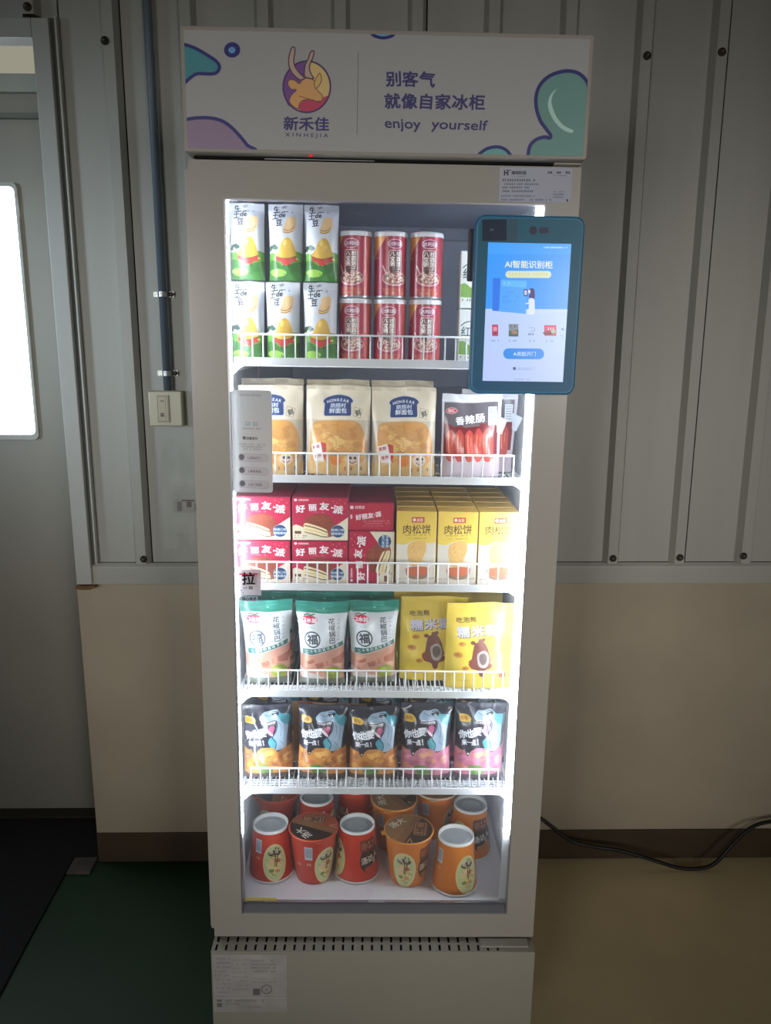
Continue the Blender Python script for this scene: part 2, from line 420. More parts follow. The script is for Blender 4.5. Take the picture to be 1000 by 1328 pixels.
for b in xs[1:-1]: ds.box(b-.0016, b+.0016, WY+.0005, WY+.029, .853, 3.0)
ds.box(-.69, 3.19, WY-.001, WY+.029, .8515, .8545)
ds.build('joint_shadow_gap', M_dark, wall)
scr = MB().lathe([(.0001, -.011), (.004, -.011), (.0045, -.008), (.0045, -.004), (.009, -.003), (.009, 0), (.0001, 0)], 12).build('screw', M_screw, wall)
scr.rotation_euler = (-PI/2, 0, 0)
# the lathe runs along +Z; turned so that the head looks into the room
scr.rotation_euler = (PI/2, 0, 0); scr.scale = (1, 1, -1)
pos = [(.605, .868), (.774, .870), (.935, .874), (-.571, .867), (1.112, .87), (.607, 2.020), (.773, 2.029), (-.585, 2.040), (.942, 2.03), (-.747, 2.105)]
for i, (x, z) in enumerate(pos):
    o = scr if i == 0 else scr.copy()
    if i: COL.objects.link(o); o.parent = wall
    o.location = (x, WY-.024, z)
# door opening: frame, lip, dark groove, rusty cut end
dr = MB(); dr.box(-.744, -.706, .586, .640, .800, 2.086); dr.box(-3.19, -.706, .586, .640, 2.0865, 2.0868) if False else None
dr.box(-3.19, -.744, .586, .640, 2.046, 2.086)
door = struct(dr, 'trim_2', M_jamb, bevel=.002)
MB().box(-.7065, -.6945, .600, .6380, .800, 2.0900).build('groove', mat('grey_groove', (96, 96, 88), .7), door)
MB().box(-.6945, -.6905, .590, .6380, .852, 2.0900).build('lip', M_jamb, door)
MB().prism([(-.746, .797), (-.700, .797), (-.697, .792), (-.712, .7865), (-.738, .7865), (-.747, .791)], .585, .604, 'y').build('rusty_end', M_rust, door)
# door leaf set back in the opening
DY = .845
dl = MB()
dl.box(-3.2, -.70, DY, DY+.04, 0.004, 1.142); dl.box(-.9155, -.70, DY, DY+.04, 1.142, 1.79)
dl.box(-3.2, -.70, DY, DY+.04, 1.79, 1.945); dl.box(-3.2, -1.75, DY, DY+.04, 1.142, 1.79)
leaf = struct(dl, 'door_1', M_doorleaf)
MB().box(-3.2, -.70, DY-.012, DY+.03, 1.9455, 1.958).build('rail', mat('rail_grey', (120, 122, 116), .4), leaf)
MB().box(-3.2, -.70, DY-.004, DY+.03, 1.9585, 2.004).build('rail', M_doorleaf, leaf)
MB().box(-3.2, -.70, DY-.018, DY+.03, 2.0045, 2.046).build('rail', mat('rail_pale', (182, 192, 184), .35), leaf)
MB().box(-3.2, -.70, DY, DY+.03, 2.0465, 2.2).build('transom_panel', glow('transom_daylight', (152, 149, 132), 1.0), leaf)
wfz = MB()
wfz.prism(rrect(-1.754, -.9116, 1.1345, 1.7945, .012), DY-.006, DY-.0005, 'y')
win = MB()
pts_o = rrect(-1.754, -.9116, 1.1345, 1.7945, .014); pts_i = rrect(-1.744, -.9185, 1.1475, 1.785, .014)
n = len(pts_o)
for y in (DY-.008, DY-.0005): win.v += [(x, y, z) for x, z in pts_o]+[(x, y, z) for x, z in pts_i]
for i in range(n):
    j = (i+1) % n
    win.face([i, n+i, n+j, j]); win.face([2*n+i, 2*n+j, 3*n+j, 3*n+i]); win.face([i, j, 2*n+j, 2*n+i]); win.face([n+i, 3*n+i, 3*n+j, n+j])
wo = struct(win, 'window_1', M_jamb)
MB().box(-1.748, -.9165, DY+.010, DY+.014, 1.144, 1.788).build('daylit_pane', glow('daylight_pane', (236, 243, 255), PANE_GLOW), wo)
struct(MB().box(-3.2, -.752, .80, .844, 0.0005, .012), 'trim_3', mat('threshold', (58, 52, 44), .7, noise=.2, nscale=20))

# rubber mat and stone block on the floor
mt = MB(); mt.prism([(-.8165, -.35), (-.8120, .145), (-.8185, .34), (-.8225, .545), (-.8235, .612), (-.7560, .6125), (-.7560, .798), (-2.6, .798), (-2.6, -.35)], 0.0006, .007, 'z')
tag(mt.build('door_mat', M_mat, bevel=.0015), 'large black rubber mat on the floor in front of the door at left', 'mat')
st = MB(); st.box(-.8195, -.7575, .548, .6115, .0006, .010)
tag(st.build('stone_block', mat('grey_stone', (96, 90, 88), .8, noise=.25, nscale=25, bump=.4), bevel=.002), 'small flat grey stone at the foot of the wall beside the black mat', 'stone')

# ------------------------------------------------------------------ conduit, switch box, paper notice
M_pvc = mat('grey_conduit_plastic', (98, 110, 120), .45)
cd = empty('conduit_pipe', (-.4905, .590, 1.284)); tag(cd, 'dark grey vertical conduit pipe clipped to the ribbed wall left of the fridge', 'pipe')
MB().tube([(0, 0, 0.0), (0, 0, 1.714)], .0098, 14).build('pipe', M_pvc, cd)
M_clip = mat('clip_steel', (170, 172, 170), .35, metal=.7)
for zz in (.040, .222):
    c = MB(); c.lathe([(.0112, -.006), (.0112, .006)], 14, smooth=True); c.box(-.024, .024, .0085, .0155, -.006, .006)
    k = c.build('pipe_clamp', M_clip, cd); k.location = (0, 0, zz)
    s_ = MB().lathe([(.0001, 0), (.0055, 0), (.0055, .004), (.0001, .004)], 10).build('screw', M_screw, k); s_.rotation_euler = (PI/2, 0, 0); s_.location = (.018, .0085, 0)
sb = empty('switch_box', (-.4965, .590, 1.2405)); tag(sb, 'square cream surface-mounted switch box at the lower end of the conduit', 'switch')
M_cream = mat('cream_plastic', (186, 180, 152), .4)
MB().box(-.0395, .0395, -.002, .0150, -.042, .042).build('back_box', M_cream, sb, bevel=.003)
MB().box(-.0395, .0395, -.009, -.0022, -.042, .042).build('face_plate', mat('cream_plate', (196, 190, 162), .35), sb, bevel=.003)
MB().box(-.020, .010, -.0115, -.0092, -.033, .033).build('rocker', M_cream, sb, bevel=.001)
c = Cv(96, 200, (196, 190, 162), (0, 0, 48, 100))
c.rect(1, 1, 47, 99, (120, 100, 80)); c.rect(3, 3, 45, 97, (190, 184, 156)); c.line([(36, 2), (36, 98)], 1.6, (150, 110, 90)); c.specks(8, 16, 30, 24, 8, (70, 60, 50)); c.rect(12, 66, 28, 80, (90, 60, 55)); c.line([(12, 72), (28, 72)], 1.5, (190, 184, 156))
o = MB().box(-.0185, .0085, -.0120, -.0116, -.031, .031, 0, front=1).build('printed_label', [M_cream, c.mat('switch_print')], sb)
c = Cv(240, 620, (184, 184, 174), (0, 0, 92, 276))
c.specks(10, 20, 84, 30, 4, (184, 184, 180), 3)
for i in range(7): c.specks(14, 34+i*11, 82, 40, 4.5, (184, 186, 182), i, .7)
for i in range(4): c.specks(26, 118+i*9, 60, 40, 4.5, (176, 170, 168), i+20, .8)
c.rect(22, 150, 80, 184, (176, 172, 164)); c.rect(30, 156, 40, 180, (140, 132, 126)); c.rect(50, 156, 60, 170, (120, 110, 108)); c.rect(66, 160, 74, 178, (150, 140, 134)); c.rect(40, 152, 66, 155, (96, 88, 84))
c.specks(24, 238, 88, 240, 6, (170, 170, 166), 9)
c.line([(4, 100), (90, 92)], .8, (196, 198, 192)); c.blotch(.05)
pn = MB(); pn.grid(lambda u, v: (-.055+.11*u, -.0010-.0022*abs(math.sin(5*v+2*u))*(1-v)**.5*u**.3, -.1385+.277*v), 8, 14, 0)
pn.grid(lambda u, v: (-.055+.11*u, -.0004, -.1385+.277*v), 1, 1, 1, flip=True)
po = pn.build('paper_notice', [c.mat('paper_print', .8), mat('paper_white', (206, 206, 200), .9)])
po.location = (-.467, WY-.0035, 1.0275)
tag(po, 'curling white paper notice taped to the ribbed wall under the switch box', 'paper')

# ------------------------------------------------------------------ black power cable on the floor
pts = [(.30, .595, .20), (.36, .59, .19), (.4446, .575, .150), (.505, .568, .105), (.5414, .565, .080), (.6000, .562, .066), (.6568, .56, .058), (.72, .556, .042), (.784, .552, .022), (.83, .55, .0085), (.88, .548, .007), (.925, .55, .020), (.9693, .555, .072), (1.01, .565, .108), (1.0677, .575, .128), (1.2, .58, .13), (1.5, .58, .03), (1.7, .5, .0055)]
pts = [tuple(p) for p in crv(pts, False, 5)]
tag(MB().tube(pts, .0052, 8).build('power_cable', mat('black_rubber_cable', (20, 18, 18), .45)), 'black power cable looping along the skirting right of the fridge', 'cable')

# ================================================================== THE REFRIGERATOR
M_white = mat('white_enamel', (174, 169, 160), .32, noise=.035, nscale=3, coat=.2)
M_white2 = mat('white_enamel_dull', (168, 164, 152), .42, noise=.04, nscale=4)
M_liner = mat('liner_plastic', (164, 172, 190), .5)
M_linfl = mat('liner_floor', (238, 236, 240), .4, noise=.04, nscale=6)
M_shelfw = mat('white_wire_coating', (232, 234, 238), .35)
M_black = mat('black_void', (6, 6, 6), .9)
M_alu = mat('brushed_trim', (176, 176, 184), .3, metal=.75)
M_gasket = mat('gasket_grey', (88, 90, 100), .6)
M_glass = glass('door_glass', haze=.035)
M_ledcase = mat('led_case', (214, 216, 222), .4)
fr = empty('display_refrigerator', (0, 0, 0), fridge=True)
tag(fr, 'tall white upright display refrigerator with glass door and printed header sign', 'refrigerator')
# cabinet: hollow shell
cb = MB(); X, Yf, Yb, Z0, Z1 = .3065, .045, .575, .2615, 1.6755
cb.box(-X, -.2725, Yf, Yb, Z0, Z1); cb.box(.2725, X, Yf, Yb, Z0, Z1)
cb.box(-.2725, .2725, .502, Yb, Z0, Z1); cb.box(-.2725, .2725, Yf, .502, 1.648, Z1); cb.box(-.2725, .2725, Yf, .502, Z0, .309)
cb.build('cabinet', M_white, fr, weld=False)
ln = MB(); t = .0012
ln.box(-.2722, -.2722+t, .047, .5018, .312, 1.6475); ln.box(.2722-t, .2722, .047, .5018, .312, 1.6475)
ln.box(-.271, .271, .5006, .5018, .312, 1.6475); ln.box(-.271, .271, .047, .5005, 1.6463, 1.6478)
ln.build('liner', M_liner, fr)
MB().box(-.2722, .2722, .047, .5018, .3095, .3120).build('liner_floor', M_linfl, fr)
# evaporator cover low relief on the back wall
ev = MB().box(-.20, .20, .490, .5003, 1.30, 1.62); ev.build('air_duct', M_liner, fr, bevel=.003)
# LED strips with their housings
M_led = glow('led_glow', (236, 244, 255), LED_GLOW)
for (a, b, c_) in ((-.2610, -.2540, -1), (.2462, .2575, 1)):
    h = MB().box(min(a, b)-.0005, max(a, b)+.0005, .0275, .0340, .300, 1.634).build('light_bar', M_ledcase, fr)
    e = MB().prism([(a, .0270), (b, .0270), (b-c_*.001, .0228), (a+c_*.001, .0228)], .476, 1.628, 'z'); e.build('led_strip', M_led, h)
    f = MB().box(a+.001 if c_ > 0 else b-.004, a+.004 if c_ > 0 else b-.001, .0343, .0365, .476, 1.628); f.build('led_strip', M_led, h)
# slotted shelf standards
c = Cv(12, 1024, (206, 208, 214), (0, 0, 1, 1.34))
for i in range(52): c.rect(.28, .014+i*.0256, .72, .026+i*.0256, (36, 38, 44))
M_std = c.mat('slotted_standard')
for sx in (-1, 1):
    for y in (.056, .452):
        m = MB(); x = sx*.2700; m.box(x-.0010, x+.0010, y, y+.012, .314, 1.645)
        if sx < 0: n0 = len(m.v); m.v += [(x+.0011, y, .314), (x+.0011, y+.012, .314), (x+.0011, y+.012, 1.645), (x+.0011, y, 1.645)]
        else: n0 = len(m.v); m.v += [(x-.0011, y+.012, .314), (x-.0011, y, .314), (x-.0011, y, 1.645), (x-.0011, y+.012, 1.645)]
        m.face([n0, n0+1, n0+2, n0+3], 1, [(0, 0), (1, 0), (1, 1), (0, 1)])
        m.build('shelf_standard', [M_ledcase, M_std], fr)
# five wire shelves
SZ = [1.357, 1.155, .957, .749, .549]
wire_me = None
def make_shelf(z0):
    global wire_me
    sh = bpy.data.objects.new('shelf', None); COL.objects.link(sh); sh.parent = fr; sh.location = (0, 0, z0)
    if wire_me is None:
        # price strip
        ps = MB(); ps.box(-.2520, .2520, .0400, .0425, 0, .0135); wire_me = {}
        wire_me['price_strip'] = ps.build('price_strip', M_shelfw, sh, bevel=.0006)
        rl = MB(); rl.tube([(-.2395, .0440, .0520), (.2335, .0440, .0520)], .0017, 8); wire_me['top_rail'] = rl.build('top_rail', M_shelfw, sh)
        wire = MB().tube([(0, .0442, .0030), (0, .0442, .0520)], .00135, 6).build('guard_wire', M_shelfw, sh)
        wire_me['guard_wire'] = wire; wire.location.x = -.2395
        for i in range(1, 27):
            o = wire.copy(); COL.objects.link(o); o.parent = sh; o.location = (-.2395+.01819*i, 0, 0)
        g = MB()
        for i in range(59): g.tube([(-.25+.00862*i, .0445, .0022), (-.25+.00862*i, .470, .0022)], .0013, 5)
        for y in (.050, .058, .066, .074, .082, .090, .16, .27, .38, .468): g.tube([(-.256, y, .0000), (.256, y, .0000)], .0018, 5)
        go = g.build('wire_grid', M_shelfw, sh); go['kind'] = 'stuff'; wire_me['wire_grid'] = go
        for sx in (-1, 1):
            b = MB(); b.prism([(sx*.2335, .0), (sx*.2625, .0), (sx*.2625, -.0195), (sx*.2555, -.0165), (sx*.2440, -.0055)][::(1 if sx > 0 else -1)], .0430, .0455, 'y')
            b.prism([(sx*.2560, -.0120), (sx*.2615, -.0120), (sx*.2615, .0030), (sx*.2560, .0030)], .0430, .470, 'y')
            wire_me['bracket%d' % sx] = b.build('bracket', M_shelfw, sh)
        wire_me['_'] = list(sh.children)
    else:
        for ch in wire_me['_']:
            o = ch.copy(); COL.objects.link(o); o.parent = sh
    return sh
for z in SZ: make_shelf(z)
# base: closed front panel, flat slotted ledge, feet
bs = MB(); bs.box(-.3107, .3075, -.0330, -.0310, .060, .2600); bs.box(-.3107, -.3087, -.031, .575, .060, .2600); bs.box(.3055, .3075, -.031, .575, .060, .2600); bs.box(-.3087, .3055, .573, .575, .06, .26)
base = bs.build('base_panel', M_white2, fr)
gr = MB(); gz0, gz1 = .2600, .2615
slots = [-.3020+i*.0186 for i in range(30)]
rows = [(-.0295, -.0135), (-.0085, .0075)]
gr.box(-.3107, .3075, -.0330, rows[0][0], gz0, gz1); gr.box(-.3107, .3075, rows[0][1], rows[1][0], gz0, gz1); gr.box(-.3107, .3075, rows[1][1], .0440, gz0, gz1)
for a, b in rows:
    x = -.3107
    for s_ in slots: gr.box(x, s_-.0021, a, b, gz0, gz1); x = s_+.0021
    gr.box(x, .3075, a, b, gz0, gz1)
gro = gr.build('vent_grille', M_white2, fr)
MB().box(-.3085, .3053, -.0308, .0435, .2520, .2540).build('dark_backing', M_black, gro)
for sx in (-.27, .27):
    for y in (.02, .53):
        k = 0.0006+sx*math.sin(TAU)
        f = MB().lathe([(.0001, k), (.019, k), (.019, k+.012), (.007, k+.018), (.007, .060), (.0001, .060)], 16)
        o = f.build('foot', mat('foot_black', (30, 30, 32), .6), fr); o.location = (sx, y, 0)
# rating sheet on the base
c = Cv(520, 420, (178, 172, 156), (60, 140, 262, 305), white=(118, 112, 98))
c.rect(60, 140, 262, 305, (96, 90, 78)); c.rect(60, 140, 262, 262, (90, 83, 72)); c.rect(61, 266, 262, 304, (88, 82, 70))
for i in range(9): c.specks(66, 150+i*12, 106, 40, 5, (68, 62, 54), i, .75)
for i in range(8): c.specks(112, 154+i*12, 160, 40, 4, (72, 66, 56), i+30, .7)
for i in range(4): c.specks(166, 156+i*10, 234, 40, 5, (64, 58, 50), i+50, .85)
for i in range(2): c.specks(166, 208+i*9, 234, 40, 4, (70, 64, 55), i+60, .7)
c.rect(168, 238, 188, 257, (56, 50, 44)); c.line([(206+14*math.cos(a), 240+12*math.sin(a)) for a in np.linspace(0, 2*PI, 20)], 3, (60, 54, 46)); c.text('A', 206, 241, 9, (60, 54, 46), .02)
c.line([(60, 262), (262, 262)], 1.2, (66, 60, 52)); c.rect(68, 270, 82, 276, (60, 54, 48)); c.rect(68, 280, 82, 292, (60, 54, 48))
c.specks(92, 270, 206, 40, 6, (60, 54, 48), 81); c.specks(92, 280, 140, 40, 5, (64, 58, 50), 82); c.specks(150, 288, 192, 40, 5, (58, 52, 46), 83); c.blotch(.06)
m = MB().box(-.3080, -.1670, -.0336, -.0331, .127, .2560, 0, front=1); o = m.build('rating_sheet', [mat('sheet_edge', (150, 146, 130), .7), c.mat('rating_print', .6)], base)
o['label'] = 'greyed specification sheet glued to the base panel'

# ------------------------------------------------------------------ header sign
hd = MB(); hd.prism(rrect(-.3094, .3094, 1.6790, 1.8536, .004, 3), -.0310, .120, 'y')
head = hd.build('header_sign', M_white, fr, bevel=.0015)
Zc = lambda x, y: (220+x/3.571, 20+y/3.571)          # first enlargement
Zd = lambda x, y: (480+x/3.125, 20+y/3.125)          # second enlargement
W_ = (112, 106, 98)
c = Cv(2048, 580, W_, quad=[(237, 39), (765.5, 49.5), (757.5, 204.5), (244, 197)], white=W_, top=.50)
NAVY, TEAL, PLUM, SAGE = (30, 29, 68), (46, 90, 90), (100, 80, 90), (72, 98, 86)
def shape(pts, fn, fill, width, edge=NAVY, openline=True):
    q = [fn(*p) for p in crv(pts, False, 6)]
    c.poly(q, fill); c.line(q, width, edge)
shape([(30, 138), (70, 140), (120, 158), (175, 190), (215, 218), (230, 245), (218, 270), (190, 278), (130, 277), (100, 292), (62, 326), (20, 352)], Zc, TEAL, 4.4)
c.ell(*Zc(288, 163), 10.6, 10.3, NAVY); c.ell(*Zc(287, 164), 4.6, 4.3, (72, 104, 134))
shape([(30, 500), (72, 496), (125, 488), (190, 488), (245, 502), (290, 533), (330, 575), (362, 615), (385, 650), (30, 660)], Zc, PLUM, 4.6)
shape([(-10, 30), (6, 68), (20, 82), (52, 90), (84, 84), (100, 70), (112, 30)], Zd, (74, 112, 128), 4.0)
shape([(430, 600), (448, 572), (480, 548), (522, 540), (556, 552), (578, 578), (590, 600)], Zd, (74, 110, 100), 4.4)
shape([(640, 640), (646, 572), (655, 532), (680, 508), (712, 498), (732, 502), (736, 490), (718, 465), (694, 430), (678, 380), (676, 330), (690, 285), (722, 250), (765, 230), (810, 224), (850, 236), (880, 268), (892, 310), (930, 500), (930, 640)], Zd, SAGE, 4.8)
cres = crv([(760, 296), (733, 325), (724, 365), (735, 405), (760, 445), (790, 470), (818, 480), (828, 474), (822, 466), (790, 450), (763, 420), (746, 385), (738, 350), (745, 320)], True, 5)
c.poly([Zd(*p) for p in cres], (122, 146, 124))
# emblem: horned antelope head in a disc
q = [Zc(638+110*math.cos(a), 337+122*math.sin(a)) for a in np.linspace(0, 2*PI, 60)]
c.poly(q, (150, 122, 74))
c.poly([Zc(*p) for p in crv([(640, 222), (590, 230), (545, 275), (528, 335), (540, 400), (560, 430), (580, 380), (600, 330), (620, 290), (640, 250)], True, 5)], (82, 50, 86))
c.poly([Zc(*p) for p in crv([(598, 440), (612, 412), (640, 398), (690, 400), (735, 380), (715, 430), (670, 458), (630, 458)], True, 5)], (132, 46, 58))
c.line(q, 2.2, (54, 38, 62))
hdp = [(558, 408), (566, 378), (590, 352), (566, 348), (550, 326), (556, 306), (580, 306), (604, 322), (620, 300), (650, 296), (676, 312), (678, 336), (690, 356), (712, 380), (708, 402), (690, 408), (660, 398), (625, 400), (606, 416), (598, 440), (575, 430)]
q = [Zc(*p) for p in crv(hdp, True, 5)]; c.poly(q, (164, 106, 62)); c.line(q+[q[0]], 1.0, (84, 48, 44))
c.poly([Zc(*p) for p in crv([(676, 340), (674, 312), (686, 288), (698, 272), (706, 300), (698, 326), (684, 342)], True, 5)], (158, 116, 66)); c.line([Zc(*p) for p in crv([(676, 340), (674, 312), (686, 288), (698, 272), (706, 300), (698, 326), (684, 342)], True, 5)], 1.0, (84, 48, 44))
for hp in ([(606, 304), (576, 280), (556, 245), (552, 205), (560, 168), (568, 150), (580, 152), (580, 180), (576, 215), (584, 245), (604, 272), (626, 296)],
           [(630, 290), (626, 262), (630, 232), (644, 202), (652, 176), (662, 165), (670, 172), (664, 200), (652, 228), (650, 256), (660, 280), (668, 298)]):
    q = [Zc(*p) for p in crv(hp, True, 5)]; c.poly(q, (132, 106, 88)); c.line(q+[q[0]], 1.5, (54, 38, 48))
c.line([Zc(*p) for p in crv([(604, 382), (640, 392), (676, 404), (700, 404)], False, 5)], .8, (84, 48, 44))
c.text('新禾佳', *Zc(638, 513), 17.6, (42, 36, 66), .03, rot=.9, sx=1.05)
c.text('X I N H E J I A', *Zc(640, 566), 5.2, (46, 42, 68), .018, rot=.9, sx=1.28)
c.line([Zc(876, 170), Zc(874, 562)], .7, (62, 58, 66))
INK = (42, 38, 64)
for t_, x_, y_, n_ in (('别客气', 166, 260, 3), ('就像自家冰柜', 266, 352, 6)):
    for i, ch in enumerate(t_): c.text(ch, *Zd(x_+(i-(n_-1)/2)*68.5, y_+i*.8), 19.6, INK, .034, rot=(-3, 2, 4, -2, 3, 1)[i])
c.text('enjoy', *Zd(137, 444), 13.4, INK, .022, rot=2.0, sx=1.16, shear=-.08); c.text('yourself', *Zd(368, 448), 13.4, INK, .022, rot=1.6, sx=1.19, shear=.06)
m = MB().box(-.3030, .3030, -.0318, -.0311, 1.6838, 1.8472, 0, front=1); m.build('sign_panel', [M_white, c.mat('header_print', .38, coat=.15)], head)
MB().box(-.300, .300, -.004, .060, 1.6758, 1.6789).build('gap_filler', M_black, fr)
MB().box(-.19, -.018, -.0055, -.0042, 1.6757, 1.6768).build('gap_strip', M_alu, fr)
ind = MB().box(-.1185, -.1135, -.0290, -.0250, 1.6766, 1.6789).build('indicator_light', glow('indicator_red', (220, 30, 30), 1.2), head)
hg = MB().box(.2640, .3060, -.012, .0440, 1.6752, 1.6786).build('hinge', M_white2, fr, bevel=.001)
hg2 = MB(); hg2.box(.2050, .2980, -.0230, .0000, .2618, .2655); hg2.build('hinge', M_white2, fr, bevel=.0012)

# ------------------------------------------------------------------ door
dO = rrect(-.31, .31, .2672, 1.6745, .003, 2)
dd = bpy.data.objects.new('door', None); COL.objects.link(dd); dd.parent = fr
GX, GZ0, GZ1 = .2562, .3182, 1.6180
fm = MB()
fm.box(-.31, -GX, 0, .026, .2672, 1.6745); fm.box(GX, .31, 0, .026, .2672, 1.6745); fm.box(-GX, GX, 0, .026, .2672, GZ0); fm.box(-GX, GX, 0, .026, GZ1, 1.6745)
fo = fm.build('door_frame', M_white, dd)
gs = MB()
gs.box(-.3085, -.262, .0262, .0445, .2690, 1.6730); gs.box(.262, .3085, .0262, .0445, .2690, 1.6730); gs.box(-.262, .262, .0362, .0445, .2690, .3080); gs.box(-.262, .262, .0362, .0445, 1.650, 1.6730)
gs.build('door_seal', M_gasket, dd)
tm = MB(); e = .0022
tm.box(-GX, -GX+e, -.0006, .012, GZ0, GZ1); tm.box(GX-e, GX, -.0006, .012, GZ0, GZ1); tm.box(-GX+e, GX-e, -.0006, .012, GZ1-e, GZ1)
tm.build('glass_trim', M_alu, dd)
b_ = MB(); b_.prism([(.0002, GZ0+.0003), (.020, GZ0+.0003), (.020, GZ0+.0135), (.0120, GZ0+.0130), (.0012, GZ0+.0016)], -GX+e, GX-e, 'x'); b_.build('glass_sill', M_alu, dd)
MB().box(-GX+e, GX-e, .0105, .0118, GZ0+.0128, GZ0+.0160).build('sill_seal', M_gasket, dd)
MB().box(-GX+e, GX-e, .0126, .0146, GZ0+.014, GZ1-e).build('glass_pane', M_glass, dd)
hn = MB(); hn.prism([(-.3168, .290), (-.3145, .2835), (-.3102, .2835), (-.3102, 1.6600), (-.3168, 1.6600)], .0020, .0250, 'y')
hn.build('door_handle', M_white, dd)
# maker's sheet, top right
c = Cv(760, 340, (158, 150, 162), quad=[(527, 618), (820, 622), (812, 754), (524, 750)], white=(126, 118, 118), top=.30)
K_ = (44, 40, 48)
c.text('H', 553, 640, 20, K_, .05); c.line([(553, 630), (572, 630)], 2.5, K_); c.text('海明科技', 604, 640, 14, K_, .03); c.specks(578, 652, 630, 40, 3.5, (80, 74, 84), 4)
for i, t_ in enumerate(('安装', '展示', '售后')): c.text(t_, 729+i*36, 638, 9, K_, .03)
c.specks(742, 648, 796, 40, 3.5, (80, 74, 84), 5)
c.specks(540, 664, 674, 40, 9, K_, 7, .97); c.specks(540, 680, 690, 40, 7, K_, 8, .9); c.specks(540, 693, 652, 40, 7, K_, 9, .92); c.specks(540, 707, 662, 40, 7, K_, 10, .9)
c.specks(535, 726, 676, 40, 6.5, (70, 64, 74), 11, .85); c.specks(535, 740, 738, 40, 6.5, (62, 56, 66), 12, .9)
c.specks(742, 710, 788, 40, 4, (80, 74, 84), 13); c.specks(742, 719, 788, 40, 6, (60, 54, 64), 14); c.specks(742, 730, 788, 40, 5, (60, 54, 64), 15); c.rect(796, 740, 802, 750, K_)
m = MB().box(.1800, .2955, -.0008, -.0002, 1.6210, 1.6722, 0, front=1); o = m.build('maker_sticker', [M_white2, c.mat('maker_print', .5)], fo); o['label'] = 'lilac grey sticker of small black print'
# instruction card stuck on the glass (the square code on it is left blank)
c = Cv(300, 840, (222, 217, 214), quad=[(60, 160), (530, 160), (540, 1310), (90, 1325)], white=(228, 222, 218))
c.specks(168, 205, 430, 40, 22, (172, 168, 166), 1, .85)
for i in range(2): c.rect(232+i*84, 522, 286+i*84, 566, (176, 190, 188), 8); c.rect(240+i*84, 530, 278+i*84, 556, (206, 208, 206), 6)
c.specks(200, 588, 410, 40, 18, (168, 162, 160), 2, .95)
c.ell(217, 706, 19, 20, (112, 106, 106)); c.text('1', 217, 706, 20, (230, 226, 222), .03); c.text('温馨提示', 306, 709, 31, (112, 106, 106), .02)
for i in range(3): c.specks(160+i*24, 768+i*27, 462-i*26, 40, 18, (172, 164, 164), 3+i, .85)
for i, t_ in enumerate(('1.扫码开门', '2.拿取商品', '3.关门结算')):
    y = 928+i*149; x = i*5
    pts = [(150+x+330*a, b) for a, b in ()]
    c.rect(146+x, y-42, 490+x*.6, y+44, (178, 172, 172), 36); c.rect(149+x, y-39, 487+x*.6, y+41, (214, 207, 206), 33)
    c.ell(186+x, y-4, 32, 33, (142, 136, 138)); c.text(t_, 330+x, y+3, 30, (150, 142, 144), .014)
c.text('↓', 310, 1000, 20, (160, 154, 154), .01); c.line([(312, 1148), (312, 1158)], 5, (140, 134, 134))
m = MB(); m.prism(rrect(-.2545, -.1862, 1.1420, 1.3165, .005, 4), .0112, .0122, 'y'); cf = m.build('instruction_card', [mat('card_white', (226, 220, 216), .6)], fo)
m = MB(); n0 = 0; m.v += [(-.2540, .0110, 1.1428), (-.1868, .0110, 1.1428), (-.1868, .0110, 1.3158), (-.2540, .0110, 1.3158)]; m.face([0, 1, 2, 3], 0, [(0, 0), (1, 0), (1, 1), (0, 1)])
cc = c.mat('card_print', .6, film=.45)
cf.data.materials.append(cc); cf.data.materials[0] = cc
bm = bmesh.new(); bm.from_mesh(cf.data); uvl = bm.loops.layers.uv.active
for f in bm.faces:
    if True:
        f.material_index = 1
        for l in f.loops: l[uvl].uv = ((l.vert.co.x+.2545)/.0683, (l.vert.co.z-1.1420)/.1745)
bm.to_mesh(cf.data); bm.free()
cf['label'] = 'rounded off-white card with three numbered steps stuck on the glass'
# 'pull' sticker and pinch warning on clear film
c = Cv(160, 190, (240, 238, 240), (0, 0, 100, 118), white=(250, 250, 250))
c.text('拉', 46, 42, 54, (40, 34, 38), .03); c.line([(8, 22), (40, 22)], 5, (196, 30, 60)); c.line([(48, 20), (84, 20)], 4, (196, 30, 60)); c.specks(16, 80, 40, 40, 8, (120, 116, 118), 2); c.rect(46, 76, 64, 90, (150, 152, 150)); c.specks(12, 92, 20, 40, 7, (100, 96, 98), 4); c.specks(18, 102, 26, 40, 6, (110, 106, 108), 5)
M_pull = c.mat('pull_print', .5, film=.75)
m = MB().box(-.2500, -.2095, .0118, .0124, .9560, 1.0040, 0, front=1); m.build('pull_sticker', [M_pull, M_pull], fo)
c = Cv(180, 50, (206, 214, 220), (0, 0, 180, 50), white=(240, 240, 244)); c.text('当心夹手', 92, 25, 36, (44, 60, 78), .03)
M_warn = c.mat('warning_print', .5, film=.75)
m = MB().box(-.2460, -.2160, .0118, .0124, .9455, .9540, 0, front=1); m.build('warning_sticker', [M_warn, M_warn], fo)
m = MB().box(-.2520, -.1900, .0118, .0124, .3375, .3425).build('yellow_sticker', mat('yellow_film', (206, 192, 66), .5), fo)
c = Cv(160, 24, (206, 202, 210), (0, 0, 160, 24), white=(230, 226, 232)); c.specks(4, 4, 156, 20, 15, (70, 66, 80), 3, .95)
m = MB().box(-.0130, .0200, .0118, .0124, .3340, .3385, 0, front=1); m.build('small_sticker', [M_linfl, c.mat('small_print', .5)], fo)

